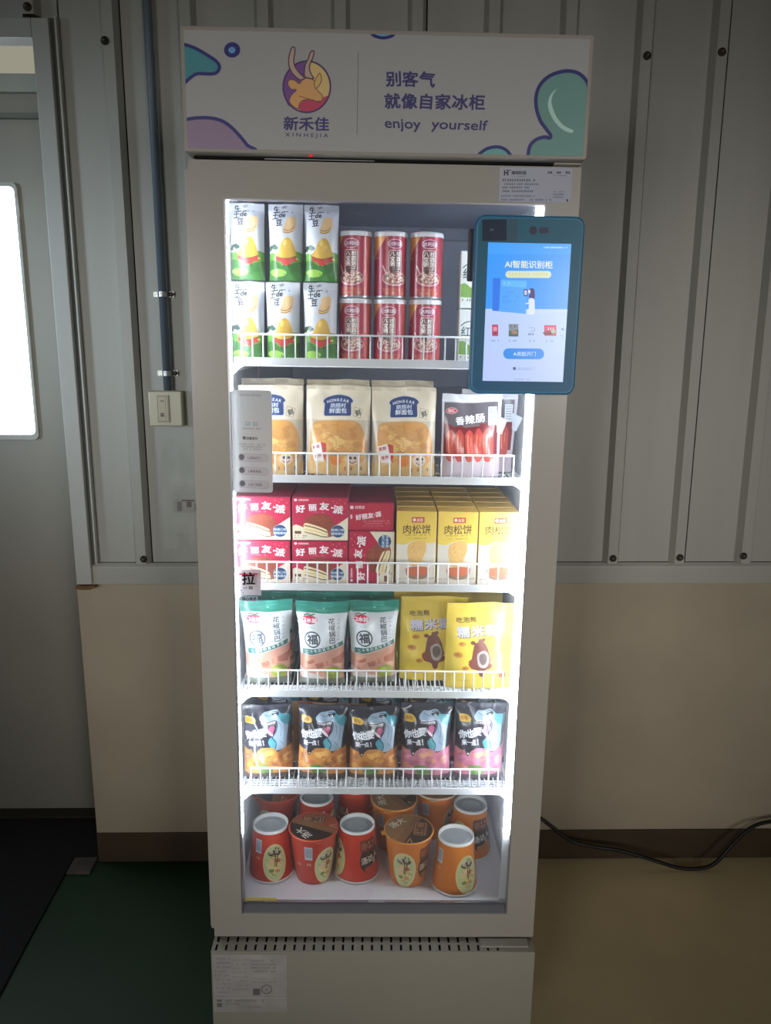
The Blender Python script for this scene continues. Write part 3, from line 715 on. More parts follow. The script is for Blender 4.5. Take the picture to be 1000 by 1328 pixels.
# ------------------------------------------------------------------ touch terminal on the door
tt = empty('touch_terminal', (.2255, 0, 1.457), fridge=True); tag(tt, 'touch-screen payment terminal, its rim tinted blue by screen glow, mounted on the right of the door', 'screen')
M_tb = mat('screen_glow_plastic', (40, 118, 160), .38)  # the screen's blue glow is put into the casing colour
hw, hh = .0850, .1372
m = MB(); m.prism(rrect(-hw, hw, -hh, hh, .0150, 8), -.0440, -.0160, 'y'); m.build('housing', M_tb, tt, bevel=.003, bseg=3)
c = Cv(600, 1000, (24, 74, 98), quad=[(125, 70), (832, 92), (752, 1262), (72, 1250)])
c.grad((40, 112, 140), (38, 104, 146), 0, 1)
c.rect(143, 82, 312, 228, (20, 46, 74)); c.rect(318, 76, 386, 240, (58, 98, 118)); c.ell(494, 160, 26, 28, (58, 52, 84)); c.rect(534, 140, 598, 180, (56, 64, 96), 10)
c.text('·', 210, 155, 40, (130, 140, 160), .02); c.line([(195, 160), (200, 148), (212, 146), (220, 156)], 4, (110, 120, 150)); c.specks(176, 142, 190, 40, 14, (60, 80, 110), 1)
m = MB(); m.prism(rrect(-.0800, .0800, -.1322, .1322, .0120, 8), -.0450, -.0438, 'y')
bz = m.build('bezel', [M_tb, c.mat('bezel_print', .35, spec=.3)], tt)
bm = bmesh.new(); bm.from_mesh(bz.data); uvl = bm.loops.layers.uv.active
for f in bm.faces:
    if f.normal.y < -.9:
        f.material_index = 1
        for l in f.loops: l[uvl].uv = ((l.vert.co.x+.08)/.16, (l.vert.co.z+.1322)/.2644)
bm.to_mesh(bz.data); bm.free()
c = Cv(660, 1070, (190, 208, 250), quad=[(180, 250), (748, 260), (685, 1190), (137, 1187)])
c.rect(80, 200, 820, 700, (52, 152, 250)); c.rect(80, 200, 820, 330, (70, 166, 254), al=.6)
c.poly([(100, 706)]+crv([(140, 700), (280, 722), (430, 734), (580, 728), (760, 706)], False, 8)+[(760, 1250), (60, 1250)], (184, 206, 250))
c.rect(100, 1000, 800, 1260, (186, 202, 248), al=.5); c.poly([(212, 492), (264, 492), (252, 716), (206, 712)], (38, 116, 232)); c.poly([(264, 500), (444, 508), (436, 733), (254, 718)], (74, 164, 246)); c.poly([(270, 506), (440, 512), (438, 556), (270, 546)], (92, 182, 248)); c.specks(286, 520, 340, 40, 14, (150, 210, 250), 4)
for i in range(3): c.specks(276, 580+i*30, 400, 40, 16, (60, 146, 238), i+8, .6)
c.line([(560, 284), (700, 286)], 6, (150, 206, 255)); c.specks(560, 278, 724, 40, 12, (180, 222, 255), 2, .8)
c.text('AI智能识别柜', 457, 399, 50, (232, 236, 214), .022, rot=1, sx=1.02)
c.rect(298, 443, 610, 490, (208, 222, 196), 22); c.specks(322, 456, 592, 40, 20, (214, 206, 130), 6, .95)
c.poly(crv([(460, 566), (484, 560), (496, 580), (494, 630), (466, 630), (456, 610), (466, 596)], True, 5), (58, 34, 104)); c.rect(422, 566, 448, 614, (60, 50, 120), 6); c.rect(427, 574, 443, 606, (206, 206, 236), 4)
c.poly(crv([(456, 632), (492, 632), (496, 680), (492, 733), (444, 733), (456, 690)], True, 3), (216, 226, 250)); c.ell(460, 582, 8, 12, (236, 220, 224)); c.line([(438, 664), (470, 655)], 9, (206, 220, 250))
c.rect(204, 806, 246, 884, (190, 70, 104), 6); c.rect(212, 822, 238, 850, (226, 150, 170), 4); c.rect(212, 858, 238, 874, (130, 60, 96), 4)
c.rect(318, 802, 384, 886, (130, 140, 150)); c.poly([(318, 850), (384, 840), (384, 886), (318, 886)], (72, 100, 92)); c.ell(356, 858, 22, 12, (170, 120, 110)); c.specks(328, 810, 376, 40, 14, (60, 66, 80), 4)
c.line([(456, 826), (492, 826), (496, 846), (462, 852)], 3, (120, 140, 180)); c.specks(450, 862, 494, 40, 14, (60, 74, 110), 5)
c.rect(560, 808, 642, 880, (202, 76, 106)); c.ell(586, 862, 34, 14, (130, 60, 80)); c.ell(622, 850, 16, 14, (160, 190, 160)); c.specks(566, 824, 636, 40, 16, (238, 220, 232), 6)
c.text('N', 686, 835, 16, (60, 90, 150), .03); c.specks(672, 874, 696, 40, 10, (120, 150, 200), 7); c.specks(670, 895, 696, 40, 8, (140, 160, 210), 8)
for x_ in (230, 348, 472, 600): c.specks(x_-30, 908, x_+28, 40, 14, (134, 150, 200), x_, .8)
c.rect(280, 966, 558, 1038, (46, 140, 232), 35); c.text('刷脸开门', 438, 1003, 30, (206, 228, 252), .012); c.text('A', 360, 1003, 20, (226, 238, 252), .03)
c.text('手机扫码开门', 424, 1104, 22, (140, 160, 206), .006); c.rect(346, 1092, 364, 1112, (70, 90, 140), 6); c.line([(330, 1136), (510, 1136)], 1, (160, 178, 220)); c.specks(356, 1168, 462, 40, 13, (150, 168, 214), 3, .85)
m = MB().box(-.0652, .0648, -.0458, -.0451, -.1163, .0962, 0, front=1); m.build('screen', [M_tb, c.mat('screen_picture', .2, emit=1.0)], tt)
m = MB(); m.box(-.092, -.030, -.0158, -.0014, .040, .120); m.box(-.0305, .05, -.0158, -.0014, -.05, .09); m.build('wall_mount', mat('mount_dark', (62, 66, 74), .4), tt, bevel=.003)

# ================================================================== THE GOODS
def pouch(w, h, t, pr, bk, gusset=False, seal=.08, flare=0.0, crumple=.0015, seed=0, nu=14, nv=20, pinch=.06, topcurve=0.0):
    """bag mesh: printed front, plain back; stands on z=0, centred on x=0,y=0"""
    rr = random.Random(seed); ph = [rr.uniform(0, 6.28) for _ in range(8)]; ks = [rr.uniform(5, 13) for _ in range(4)]
    vt = 1-seal
    def env(v):
        if v >= vt: return .03
        q = v/vt
        if gusset: return (.62+.38*min(1, q/.25))*max(.03, (1-max(0, q-.25)/.75)**.75)
        return max(.03, math.sin(PI*min(1, max(.0, q*.96+.02)))**.45)
    def wr(u, v):
        a = (math.sin(ks[0]*u*2+ks[1]*v+ph[0])+math.sin(ks[1]*u-ks[2]*v*1.6+ph[1])+.7*math.sin(ks[3]*(u+v)*2.2+ph[2])+.6*math.sin(26*u+9*v+ph[3])*abs(v-.5)*1.6)
        return crumple*a*.5
    def X(u, v):
        q = min(1, v/vt); k = 1-pinch*(math.sin(PI*q)**.6 if not gusset else (q*(1-q)*2))+flare*(v-.5)
        return (u-.5)*w*k
    def Z(u, v): return h*v+topcurve*v*math.cos((u-.5)*PI)+.0012*math.sin(7*u+ph[4])*v
    def T(u, v): return t/2*max(.0, 1-abs(2*u-1)**2.6)**.6*env(v)
    m = MB()
    m.grid(lambda u, v: (X(u, v), -T(u, v)-.0006+wr(u, v)*min(1, T(u, v)*400+.3), Z(u, v)), nu, nv, 0)
    m.grid(lambda u, v: (X(u, v), T(u, v)+.0006+wr(u, v)*min(1, T(u, v)*400+.3), Z(u, v)), nu, nv, 1, flip=True)
    # close sides, top and bottom
    for u in (0, 1):
        m.grid(lambda a, v, u=u: (X(u, v), (T(u, v)+.0006)*(2*a-1)+wr(u, v)*.3, Z(u, v)), 1, nv, 1, flip=(u == 0))
    for v in (0, 1):
        m.grid(lambda u, a, v=v: (X(u, v), (T(u, v)+.0006)*(2*a-1)+wr(u, v)*min(1, T(u, v)*400+.3), Z(u, v)), nu, 1, 1, flip=(v == 0))
    return m
def bag(name, w, h, t, pr, bk, **k):
    r = bpy.data.objects.new(name, None); COL.objects.link(r); r.empty_display_size = .03
    pouch(w, h, t, pr, bk, **k).build('pouch', [pr, bk], r)
    return r
def seal_strip(r, w, h, matl, z, zh, ribsn=4, y=.0012):
    m = MB(); m.grid(lambda u, v: ((u-.5)*w, -y-.0004*math.sin(v*PI*2*ribsn)**2, z+zh*v), 2, ribsn*4, 0); m.grid(lambda u, v: ((u-.5)*w, y, z+zh*v), 1, 1, 0, flip=True)
    return m.build('heat_seal', matl, r)
def put(r, x, y, z, rz=0, rx=0, ry=0, sz=1, label=None, cat=None, group=None):
    r.matrix_world = FT @ Matrix.Translation((x, y, z)) @ Matrix.Rotation(rz, 4, 'Z') @ Matrix.Rotation(rx, 4, 'X') @ Matrix.Rotation(ry, 4, 'Y') @ Matrix.Diagonal((1, 1, sz, 1))
    tag(r, label, cat, group); return r
def series(proto, spots, cat, group):
    for i, s_ in enumerate(spots):
        k_ = s_[2] if len(s_) > 2 else {}; (x_, y_, z_) = s_[0]
        z_ += abs(k_.get('rx', 0))*.027+abs(k_.get('ry', 0))*.056      # a leaning bag stands on its lower edge
        o = proto if i == 0 else copy_tree(proto)
        put(o, x_, y_, z_, **k_, label=s_[1], cat=cat, group=group)
WP = (236, 238, 240)

# ---- top shelf: snack bags
c = Cv(256, 512, (214, 216, 226), (80, 75, 345, 625))
c.grad((206, 208, 220), (222, 224, 230), 0, .6)
G1, G2, G3 = (62, 116, 54), (104, 158, 66), (46, 92, 56)
c.poly([(60, 440)]+crv([(60, 440), (110, 425), (160, 440), (220, 430), (290, 415), (360, 425)], False, 6)+[(360, 700), (60, 700)], G2)
c.poly([(60, 500)]+crv([(60, 490), (130, 480), (200, 520), (280, 500), (360, 480)], False, 6)+[(360, 700), (60, 700)], G1)
c.poly(crv([(90, 560), (150, 540), (220, 560), (200, 590), (130, 595)], True, 5), (150, 196, 84)); c.poly(crv([(230, 590), (300, 560), (350, 590), (300, 640)], True, 5), (70, 128, 60))
for x, y in ((104, 385), (130, 378), (146, 392), (118, 404), (96, 400)): c.ell(x, y, 18, 13, (44, 76, 64))
c.ell(118, 412, 12, 14, (214, 216, 190)); c.ell(112, 404, 5, 5, (236, 236, 220))
pot = crv([(232, 322), (262, 332), (284, 370), (300, 430), (292, 462), (230, 470), (160, 462), (138, 440), (168, 400), (192, 350)], True, 6)
c.poly(pot, (222, 176, 74)); c.poly([(142, 448)]+crv([(142, 448), (190, 468), (240, 470), (300, 450)], False, 5)+[(306, 486), (270, 490), (246, 514), (200, 514), (180, 490), (140, 480)], (196, 60, 58)); c.line(crv([(136, 446), (190, 466), (240, 468), (304, 448)], False, 5), 5, (110, 70, 36))
c.ell(214, 358, 16, 22, (238, 204, 120)); c.line([(206, 516), (206, 524)], 9, (60, 40, 40)); c.line([(244, 516), (244, 524)], 9, (60, 40, 40)); c.ell(308, 468, 12, 7, (226, 200, 110))
chip = crv([(228, 186), (256, 172), (292, 170), (302, 190), (298, 240), (280, 276), (240, 292), (204, 284), (206, 256), (220, 222)], True, 6)
c.poly(chip, (230, 190, 140)); c.line(crv([(206, 266), (240, 272), (272, 258), (284, 240)], False, 5), 4, (120, 80, 60)); c.line(crv([(204, 284), (240, 288), (276, 272)], False, 5), 3.4, (96, 62, 50))
INK2 = (20, 20, 30)
c.text('土', 138, 160, 50, INK2, .035, sx=.95); c.text('de', 190, 155, 38, INK2, .04); c.text('豆', 168, 212, 50, INK2, .035); c.text('生', 146, 108, 50, INK2, .035); c.text('浪', 204, 112, 48, INK2, .035, rot=-8); c.text('薯片', 262, 124, 20, (90, 92, 104), .01, vert=True)
c.specks(200, 570, 260, 40, 14, (60, 100, 56), 3)
M_chip = c.mat('potato_snack_print', .38, coat=.3)
M_silver = mat('silver_film', (196, 198, 206), .35, metal=.2)
M_chipb = mat('chip_back', (70, 96, 84), .5)
proto = bag('snack_bag', .0600, .126, .046, M_chip, M_chipb, seal=.10, crumple=.0012, seed=3, pinch=.05)
seal_strip(proto, .0590, 0, M_silver, .1150, .0112)
gp = 'potato snack bags on the top shelf'
series(proto, [((-.2345, .098, 1.4998), 'green and white potato snack bag, upper layer, against the left light strip', dict(rz=.05)),
    ((-.1685, .101, 1.4998), 'green and white potato snack bag, upper layer, middle of its three', dict(rz=-.03)),
    ((-.1075, .101, 1.4998), 'green and white potato snack bag, upper layer, next to the red cans', dict(rz=.02)),
    ((-.2365, .098, 1.3610), 'washed-out potato snack bag in the lower left corner of the top shelf', dict(sz=1.085, rz=.04)),
    ((-.1745, .100, 1.3610), 'green and white potato snack bag, lower layer, middle of its three', dict(sz=1.085, rz=-.02)),
    ((-.1095, .099, 1.3610), 'green and white potato snack bag, lower layer, next to the red cans', dict(sz=1.085, rz=.0))], 'snack bag', gp)

# ---- top shelf: cans
c = Cv(1024, 512, (176, 36, 66), (0, 0, 400, 200))
c.grad((152, 26, 62), (178, 66, 80), .3, .7, True)
c.poly([(90, 0), (168, 0), (110, 70), (90, 80)], (220, 150, 84)); c.poly([(290, 0), (400, 0), (400, 200), (330, 200), (290, 120)], (150, 20, 54)); c.poly([(266, 0), (290, 0), (268, 200), (256, 200)], (206, 96, 84))
X0 = 200
c.ell(X0, 27, 31, 16, (240, 206, 218)); c.ell(X0, 27, 28, 13.5, (140, 34, 78)); c.text('达利园', X0, 27, 13, (246, 232, 238), .03, sx=1.25)
c.rect(X0-27, 47, X0+27, 124, (236, 196, 204), 10); c.rect(X0-24, 50, X0+24, 121, (96, 52, 54), 8); c.line([(X0, 50), (X0, 118)], 1.4, (176, 130, 124))
for q, ch in enumerate('桂圆莲子'): c.text(ch, X0+12.5, 60+q*17, 15.5, (250, 238, 234), .03, sx=1.2)
for q, ch in enumerate('八宝粥'): c.text(ch, X0-12.5, 60+q*17, 15.5, (250, 238, 234), .03, sx=1.2)
c.ell(X0, 142, 52, 25, (232, 180, 186)); c.ell(X0, 141, 48, 21, (170, 112, 108))
rr = random.Random(5)
for i in range(90): a = rr.uniform(0, 6.28); q = rr.random()**.5; c.ell(X0+44*q*math.cos(a), 141+19*q*math.sin(a), 5, 3.4, rr.choice([(206, 160, 150), (128, 62, 60), (230, 200, 186), (180, 110, 100)]))
c.line([(X0-50, 100), (X0-38, 122)], 5.5, (236, 208, 212)); c.rect(X0-20, 112, X0+2, 124, (70, 40, 40), 6)
c.poly([(X0-52, 174), (X0+52, 174), (X0+40, 200), (X0-40, 200)], (190, 84, 74)); c.specks(X0-44, 188, X0+48, 40, 6, (236, 184, 176), 3, .4)
c.specks(290, 60, 340, 40, 7, (220, 180, 190), 5); c.specks(60, 70, 130, 40, 7, (220, 170, 170), 6); c.rect(40, 120, 80, 170, (230, 220, 220))
M_can = c.mat('congee_print', .3, coat=.3)
M_lid = mat('white_lid', (228, 226, 230), .4); M_tin = mat('tin_rim', (176, 176, 182), .3, metal=.8)
can = bpy.data.objects.new('congee_can', None); COL.objects.link(can)
MB().lathe([(.0286, .0045), (.0286, .1045)], 40).build('can_body', M_can, can)
MB().lathe([(.0001, .0006), (.0255, .0006), (.0278, 0), (.0290, .0015), (.0290, .0040), (.0285, .0046)], 40).build('rim', M_tin, can)
MB().lathe([(.0292, .1035), (.0294, .1090), (.0280, .1115), (.0255, .1120), (.0248, .1105), (.0001, .1105)], 40).build('lid', M_lid, can)
gp = 'red congee cans on the top shelf'
series(can, [((-.0495, .120, 1.4736), 'deep red congee can with white lid, upper layer, beside the snack bags', dict(rz=-.25)),
    ((.0120, .120, 1.4736), 'dusty red congee can with white lid, upper layer, middle of its three', dict(rz=.30)),
    ((.0755, .120, 1.4736), 'red congee can with an orange flash at upper left, upper layer, nearest the terminal', dict(rz=.12)),
    ((-.0490, .120, 1.3612), 'dark red congee can, lower layer, beside the snack bags', dict(rz=-.22)),
    ((.0130, .120, 1.3612), 'red congee can, lower layer, middle of its three, behind the guard wires', dict(rz=-.10)),
    ((.0755, .120, 1.3612), 'red congee can, lower layer, nearest the terminal, behind the guard wires', dict(rz=.06))], 'can', gp)
# cartons half hidden by the terminal
c = Cv(200, 384, (230, 232, 228), (0, 0, 50, 96)); c.text('红豆', 22, 38, 17, (60, 84, 90), .01); c.line(crv([(4, 28), (12, 22), (24, 20)], False, 5), 1.6, (60, 84, 90)); c.poly(crv([(-4, 60), (8, 54), (22, 62), (40, 56), (54, 62), (50, 76), (-4, 76)], True, 5), (120, 160, 76)); c.specks(4, 80, 40, 40, 4, (90, 100, 96), 3)
M_cart = c.mat('soy_carton_print', .45)
ct = bpy.data.objects.new('drink_carton', None); COL.objects.link(ct)
MB().box(-.025, .025, -.019, .019, 0, .0960, 0, front=1).build('carton', [mat('carton_white', (226, 228, 224), .5), M_cart], ct, bevel=.0012)
MB().box(-.0245, .0245, -.004, .004, .0962, .0975).build('folded_top', mat('carton_white', (226, 228, 224), .5), ct)
series(ct, [((.1585, .110, 1.3612), 'white and green drink carton half hidden behind the terminal, lower of two'), ((.1585, .110, 1.4590), 'white and green drink carton half hidden behind the terminal, upper of two')], 'carton', 'drink cartons behind the terminal')

# ---- second shelf: bread bags
c = Cv(400, 512, (222, 208, 184), quad=[(46, 122), (458, 122), (448, 636), (58, 636)])
c.poly([(30, 322), (480, 322), (480, 660), (30, 660)], (196, 184, 164))
c.poly(crv([(96, 350), (130, 330), (250, 326), (370, 332), (410, 370), (430, 430), (430, 500), (410, 560), (300, 620), (120, 610), (84, 500), (84, 420)], True, 8), (206, 150, 86))
rr = random.Random(9)
for i in range(46): c.ell(rr.uniform(110, 400), rr.uniform(350, 580), rr.uniform(18, 46), rr.uniform(10, 26), rr.choice([(224, 176, 106), (190, 130, 70), (234, 192, 124), (214, 152, 82)]), rot=rr.uniform(-30, 30), al=.75)
for i in range(16): x, y = rr.uniform(110, 390), rr.uniform(350, 560); c.line(crv([(x, y), (x+rr.uniform(10, 40), y+rr.uniform(-14, 14)), (x+rr.uniform(30, 60), y+rr.uniform(-10, 30))], False, 4), rr.uniform(4, 9), (190, 126, 70), .45)
for q in ([(150, 345), (160, 380), (140, 410)], [(250, 340), (262, 400), (310, 440)], [(180, 400), (240, 430), (250, 470)]): c.line(crv(q, False, 5), 7, (186, 128, 66), .5)
arch = crv([(158, 218), (162, 205), (190, 188), (250, 177), (312, 188), (340, 205), (345, 218)], False, 6)+[(333, 226), (336, 290), (330, 300), (170, 300), (164, 290), (168, 226)]
c.poly([(250+(x-250)*1.06, 240+(y-240)*1.09) for x, y in arch], (206, 204, 200)); c.poly(arch, (44, 66, 116))
for i, ch in enumerate('HONBEAR'):
    a = (i-3)/3; c.text(ch, 250+a*62, 207+a*a*9, 17, (236, 236, 240), .03, rot=a*14, sx=1.05)
c.text('烘焙村', 252, 240, 27, (222, 228, 240), .03, sx=1.15); c.text('鲜面包', 252, 271, 29, (236, 238, 244), .03, sx=1.2)
c.text('鲜', 380, 280, 36, (70, 70, 66), .02, rot=-18); c.line([(356, 248), (350, 300), (392, 312), (408, 258), (356, 248)], 2, (120, 116, 104))
c.poly([(92, 470), (150, 450), (180, 560), (120, 585)], (236, 226, 220)); c.text('新鲜', 122, 480, 22, (150, 40, 50), .02, rot=-15); c.text('营养', 138, 530, 22, (150, 40, 50), .02, rot=-15); c.poly([(150, 450), (186, 458), (190, 530), (178, 555)], (196, 60, 60))
c.poly([(60, 560), (450, 560), (450, 640), (60, 640)], (214, 176, 110), al=.7); c.ell(350, 545, 40, 32, (226, 206, 190)); c.ell(338, 538, 9, 8, (70, 60, 70)); c.ell(366, 538, 9, 8, (70, 60, 70)); c.line(crv([(330, 558), (350, 568), (372, 556)], False, 5), 5, (150, 60, 60)); c.ell(250, 555, 34, 28, (224, 130, 60)); c.specks(300, 590, 410, 40, 18, (120, 60, 50), 4)
c.line([(252, 124), (250, 180)], 3, (190, 176, 150), .5); c.blotch(.05)
M_bread = c.mat('bread_bag_print', .34, coat=.4)
M_breadb = mat('bread_bag_back', (204, 190, 166), .5, noise=.1, nscale=30)
proto = bag('bread_bag', .1165, .160, .052, M_bread, M_breadb, gusset=True, seal=.10, crumple=.0016, seed=11, pinch=.02, nu=18, nv=24)
seal_strip(proto, .1140, 0, M_breadb, .1530, .0070, 2)
gp = 'bread bags on the second shelf'
series(proto, [((-.2000, .108, 1.1590), 'cream bread bag at the left, half covered by the instruction card', dict(rz=.02, rx=-.03)),
    ((-.0795, .108, 1.1590), 'cream bread bag with crinkled shiny right side, middle of the front row', dict(rz=-.04, rx=-.04, ry=.012)),
    ((.0410, .108, 1.1590), 'cream bread bag with blue arched label, right one of the front row', dict(rz=.01, rx=-.03)),
    ((-.2040, .170, 1.1590), 'cream bread bag standing behind the left front bag', dict(sz=1.06, rz=.0, rx=-.02)),
    ((-.0810, .172, 1.1590), 'cream bread bag standing behind the middle front bag', dict(sz=1.06, rz=.02, rx=0)),
    ((.0400, .174, 1.1590), 'cream bread bag whose top edge shows over the right front bag', dict(sz=1.06, rz=-.02, rx=.01))], 'bread', gp)
# sausage packs
c = Cv(400, 540, (206, 202, 208), quad=[(484, 118), (832, 130), (826, 640), (488, 640)])
c.rect(498, 176, 812, 520, (96, 88, 94)); c.poly([(498, 300), (560, 330), (620, 318), (812, 300), (812, 520), (498, 520)], (118, 22, 36)); c.poly([(484, 500), (832, 500), (832, 650), (484, 650)], (196, 180, 186))
c.ell(542, 228, 34, 20, (232, 216, 218), rot=-4); c.ell(542, 228, 31, 17, (196, 50, 66), rot=-4); c.text('双汇', 542, 228, 20, (240, 230, 230), .04)
for i, ch in enumerate('香辣肠'): c.text(ch, 592+i*58, 290-i*9, 54-(i == 0)*4, (240, 236, 238), .035, rot=-4)
c.poly([(604, 322), (700, 308), (710, 322), (620, 334)], (110, 104, 104)); c.rect(756, 206, 804, 320, (222, 226, 232), 3)
for i in range(6): c.line([(764, 220+i*16), (796, 220+i*16)], 5, (150, 156, 164))
for i, x in enumerate((538, 590, 648, 700, 756)):
    rx_ = 27 if i < 4 else 34
    c.poly(crv([(x-rx_, 450), (x-rx_+3, 380), (x, 348-(i > 2)*12), (x+rx_-3, 380), (x+rx_, 450), (x+rx_-4, 520), (x, 548), (x-rx_+4, 520)], True, 6), (186, 70, 58)); c.line(crv([(x-rx_+3, 400), (x-rx_, 450), (x-rx_+6, 520)], False, 5), 5, (96, 22, 30), .8); c.line(crv([(x-8, 380), (x-10, 430), (x-6, 490)], False, 5), 7, (232, 150, 120), .8); c.line(crv([(x+10, 390), (x+9, 450)], False, 5), 4, (240, 180, 150), .6)
c.poly([(484, 118), (832, 130), (832, 172), (484, 168)], (222, 222, 226)); c.line([(490, 172), (820, 176)], 3, (170, 170, 176))
M_saus = c.mat('sausage_print', .28, coat=.5); M_clearb = mat('clear_film_back', (176, 150, 156), .35)
proto = bag('sausage_pack', .108, .149, .030, M_saus, M_clearb, gusset=True, seal=.12, crumple=.0020, seed=21, pinch=.02)
seal_strip(proto, .106, 0, mat('clear_seal', (214, 214, 220), .3), .1405, .0085, 3)
lb = MB().box(-.011, .011, -.0010, 0, -.014, .014).build('price_tag', mat('tag_pale', (206, 214, 222), .5), proto); lb.location = (.050, -.004, .095); lb.rotation_euler = (0, .35, 0)
series(proto, [((.1640, .105, 1.1590), 'transparent pack of red spicy sausages with black label at the right', dict(rz=.0, rx=-.04)),
    ((.1960, .158, 1.1590), 'second spicy sausage pack sticking out behind the first, against the right light strip', dict(rz=.06, rx=-.03, ry=.06))], 'sausage pack', 'sausage packs on the second shelf')

# ---- third shelf: chocolate pie boxes, third enlargement
def draw_pie(c):
    RED = (182, 36, 70)
    c.rect(400, 60, 800, 380, RED); c.poly(crv([(426, 268), (470, 250), (500, 262), (520, 300), (600, 300), (680, 262), (760, 205)], False, 6)+[(760, 380), (420, 380)], (232, 222, 196))
    c.poly([(426, 256)]+crv([(426, 256), (460, 262), (500, 280)], False, 4)+[(500, 240), (700, 240), (757, 196), (757, 208)], RED)
    c.ell(610, 290, 78, 48, (150, 92, 74), rot=12); pie = crv([(498, 236), (512, 212), (560, 194), (610, 192), (650, 210), (672, 246), (680, 290), (660, 320), (640, 300), (620, 285), (560, 262), (498, 250)], True, 6)
    c.poly(pie, (142, 70, 52)); rr = random.Random(2)
    for i in range(40): c.ell(rr.uniform(515, 650), rr.uniform(200, 235), 3, 1.6, (196, 120, 96), al=.7)
    c.poly(crv([(498, 250), (560, 262), (620, 286), (632, 300), (634, 338), (600, 332), (540, 312), (500, 304)], True, 5), (240, 226, 180))
    c.line(crv([(500, 264), (560, 278), (630, 306)], False, 5), 7, (118, 66, 44)); c.line(crv([(500, 288), (560, 300), (632, 324)], False, 5), 4, (206, 178, 120)); c.line(crv([(500, 306), (560, 322), (600, 334), (634, 336)], False, 5), 5, (104, 56, 40))
    for i, (ch, x, y, s_) in enumerate((('好', 474, 157, 46), ('丽', 546, 147, 42), ('友', 615, 139, 48), ('派', 696, 160, 50))): c.text(ch, x, y, s_, (244, 240, 240), .045, rot=(-4, -2, 2, 8)[i], sx=1.12)
    c.ell(660, 149, 6, 6, (244, 240, 240)); c.ell(446, 101, 9, 8, (240, 230, 232)); c.text('ORION', 492, 101, 11, (240, 230, 232), .03, sx=1.2); c.specks(532, 174, 636, 40, 8, (226, 150, 160), 3)
    for x, y in ((668, 106), (690, 116), (712, 132), (728, 152), (706, 100), (736, 120)): c.ell(x, y, 3, 3, (236, 170, 176))
    c.ell(694, 300, 41, 41, (196, 206, 220)); c.ell(694, 300, 39, 39, (40, 74, 118)); c.text('经典口味', 694, 291, 17, (206, 220, 236), .03); c.text('醇香美味', 694, 315, 17, (206, 220, 236), .03)
    c.rect(440, 300, 478, 318, (110, 70, 50)); c.specks(440, 326, 520, 40, 9, (110, 90, 80), 4); c.specks(436, 341, 500, 40, 7, (120, 100, 90), 5)
c = Cv(512, 430, (182, 36, 70), quad=[(426, 84), (757, 84), (757, 360), (426, 360)]); draw_pie(c)
M_pie = c.mat('pie_box_print', .35, coat=.3)
M_pier = mat('pie_box_side', (150, 30, 66), .4); 
def carton(name, w, h, d, front, side, flap=True):
    r = bpy.data.objects.new(name, None); COL.objects.link(r)
    MB().box(-w/2, w/2, -d/2, d/2, 0, h, 0, front=1).build('box', [side, front], r, bevel=.0008, bseg=1)
    if flap:
        m = MB(); m.box(-w/2+.001, w/2-.001, -d/2+.0012, d/2-.001, h+.0001, h+.0006); m.build('lid_flap', side, r)
    return r
proto = carton('pie_box', .1020, .0800, .165, M_pie, M_pier)
gp = 'chocolate pie boxes on the third shelf'
series(proto, [((-.2135, .155, 1.0425), 'red chocolate pie box, upper box of the left stack'), ((-.1085, .155, 1.0425), 'red chocolate pie box, upper box of the middle stack'),
    ((-.2145, .155, .9612), 'red chocolate pie box, lower box of the left stack, bleached by the light strip'), ((-.1090, .155, .9612), 'red chocolate pie box, lower box of the middle stack')], 'box', gp)
bx = carton('pie_box', .0835, .1000, .165, M_pie, M_pier)
# the front print turned a quarter
me = bx.children[0].data; uvl = me.uv_layers.active.data
for p in me.polygons:
    if p.material_index == 1 and p.normal.y < -.5:
        for li in p.loop_indices:
            co = me.vertices[me.loops[li].vertex_index].co; u = (co.x+.0835/2)/.0835; v = co.z/.1000
            uvl[li].uv = (v, 1-u)
put(bx, -.0145, .155, .9612, label='red chocolate pie box standing on its side with the print turned a quarter', cat='box', group=gp)
c = Cv(420, 270, (176, 34, 62), quad=[(775, 130), (1060, 136), (1060, 305), (775, 300)])
c.ell(795, 160, 12, 11, (232, 200, 206)); c.text('好丽友', 846, 160, 19, (236, 214, 218), .03); c.rect(786, 204, 798, 230, (228, 190, 200), 3); c.text('好丽友·派', 900, 212, 32, (236, 220, 224), .05, rot=-8, sx=1.1); c.specks(866, 240, 1040, 40, 9, (220, 150, 160), 5); c.specks(872, 256, 1040, 40, 8, (214, 140, 152), 6); c.specks(872, 272, 1000, 40, 7, (214, 140, 152), 7)
M_pies = c.mat('pie_box_end_print', .4)
b2 = carton('pie_box', .0820, .0515, .165, M_pies, M_pier); put(b2, -.0160, .155, 1.0625, label='red pie box lying flat, showing its small end print, on top of the turned box', cat='box', group=gp)
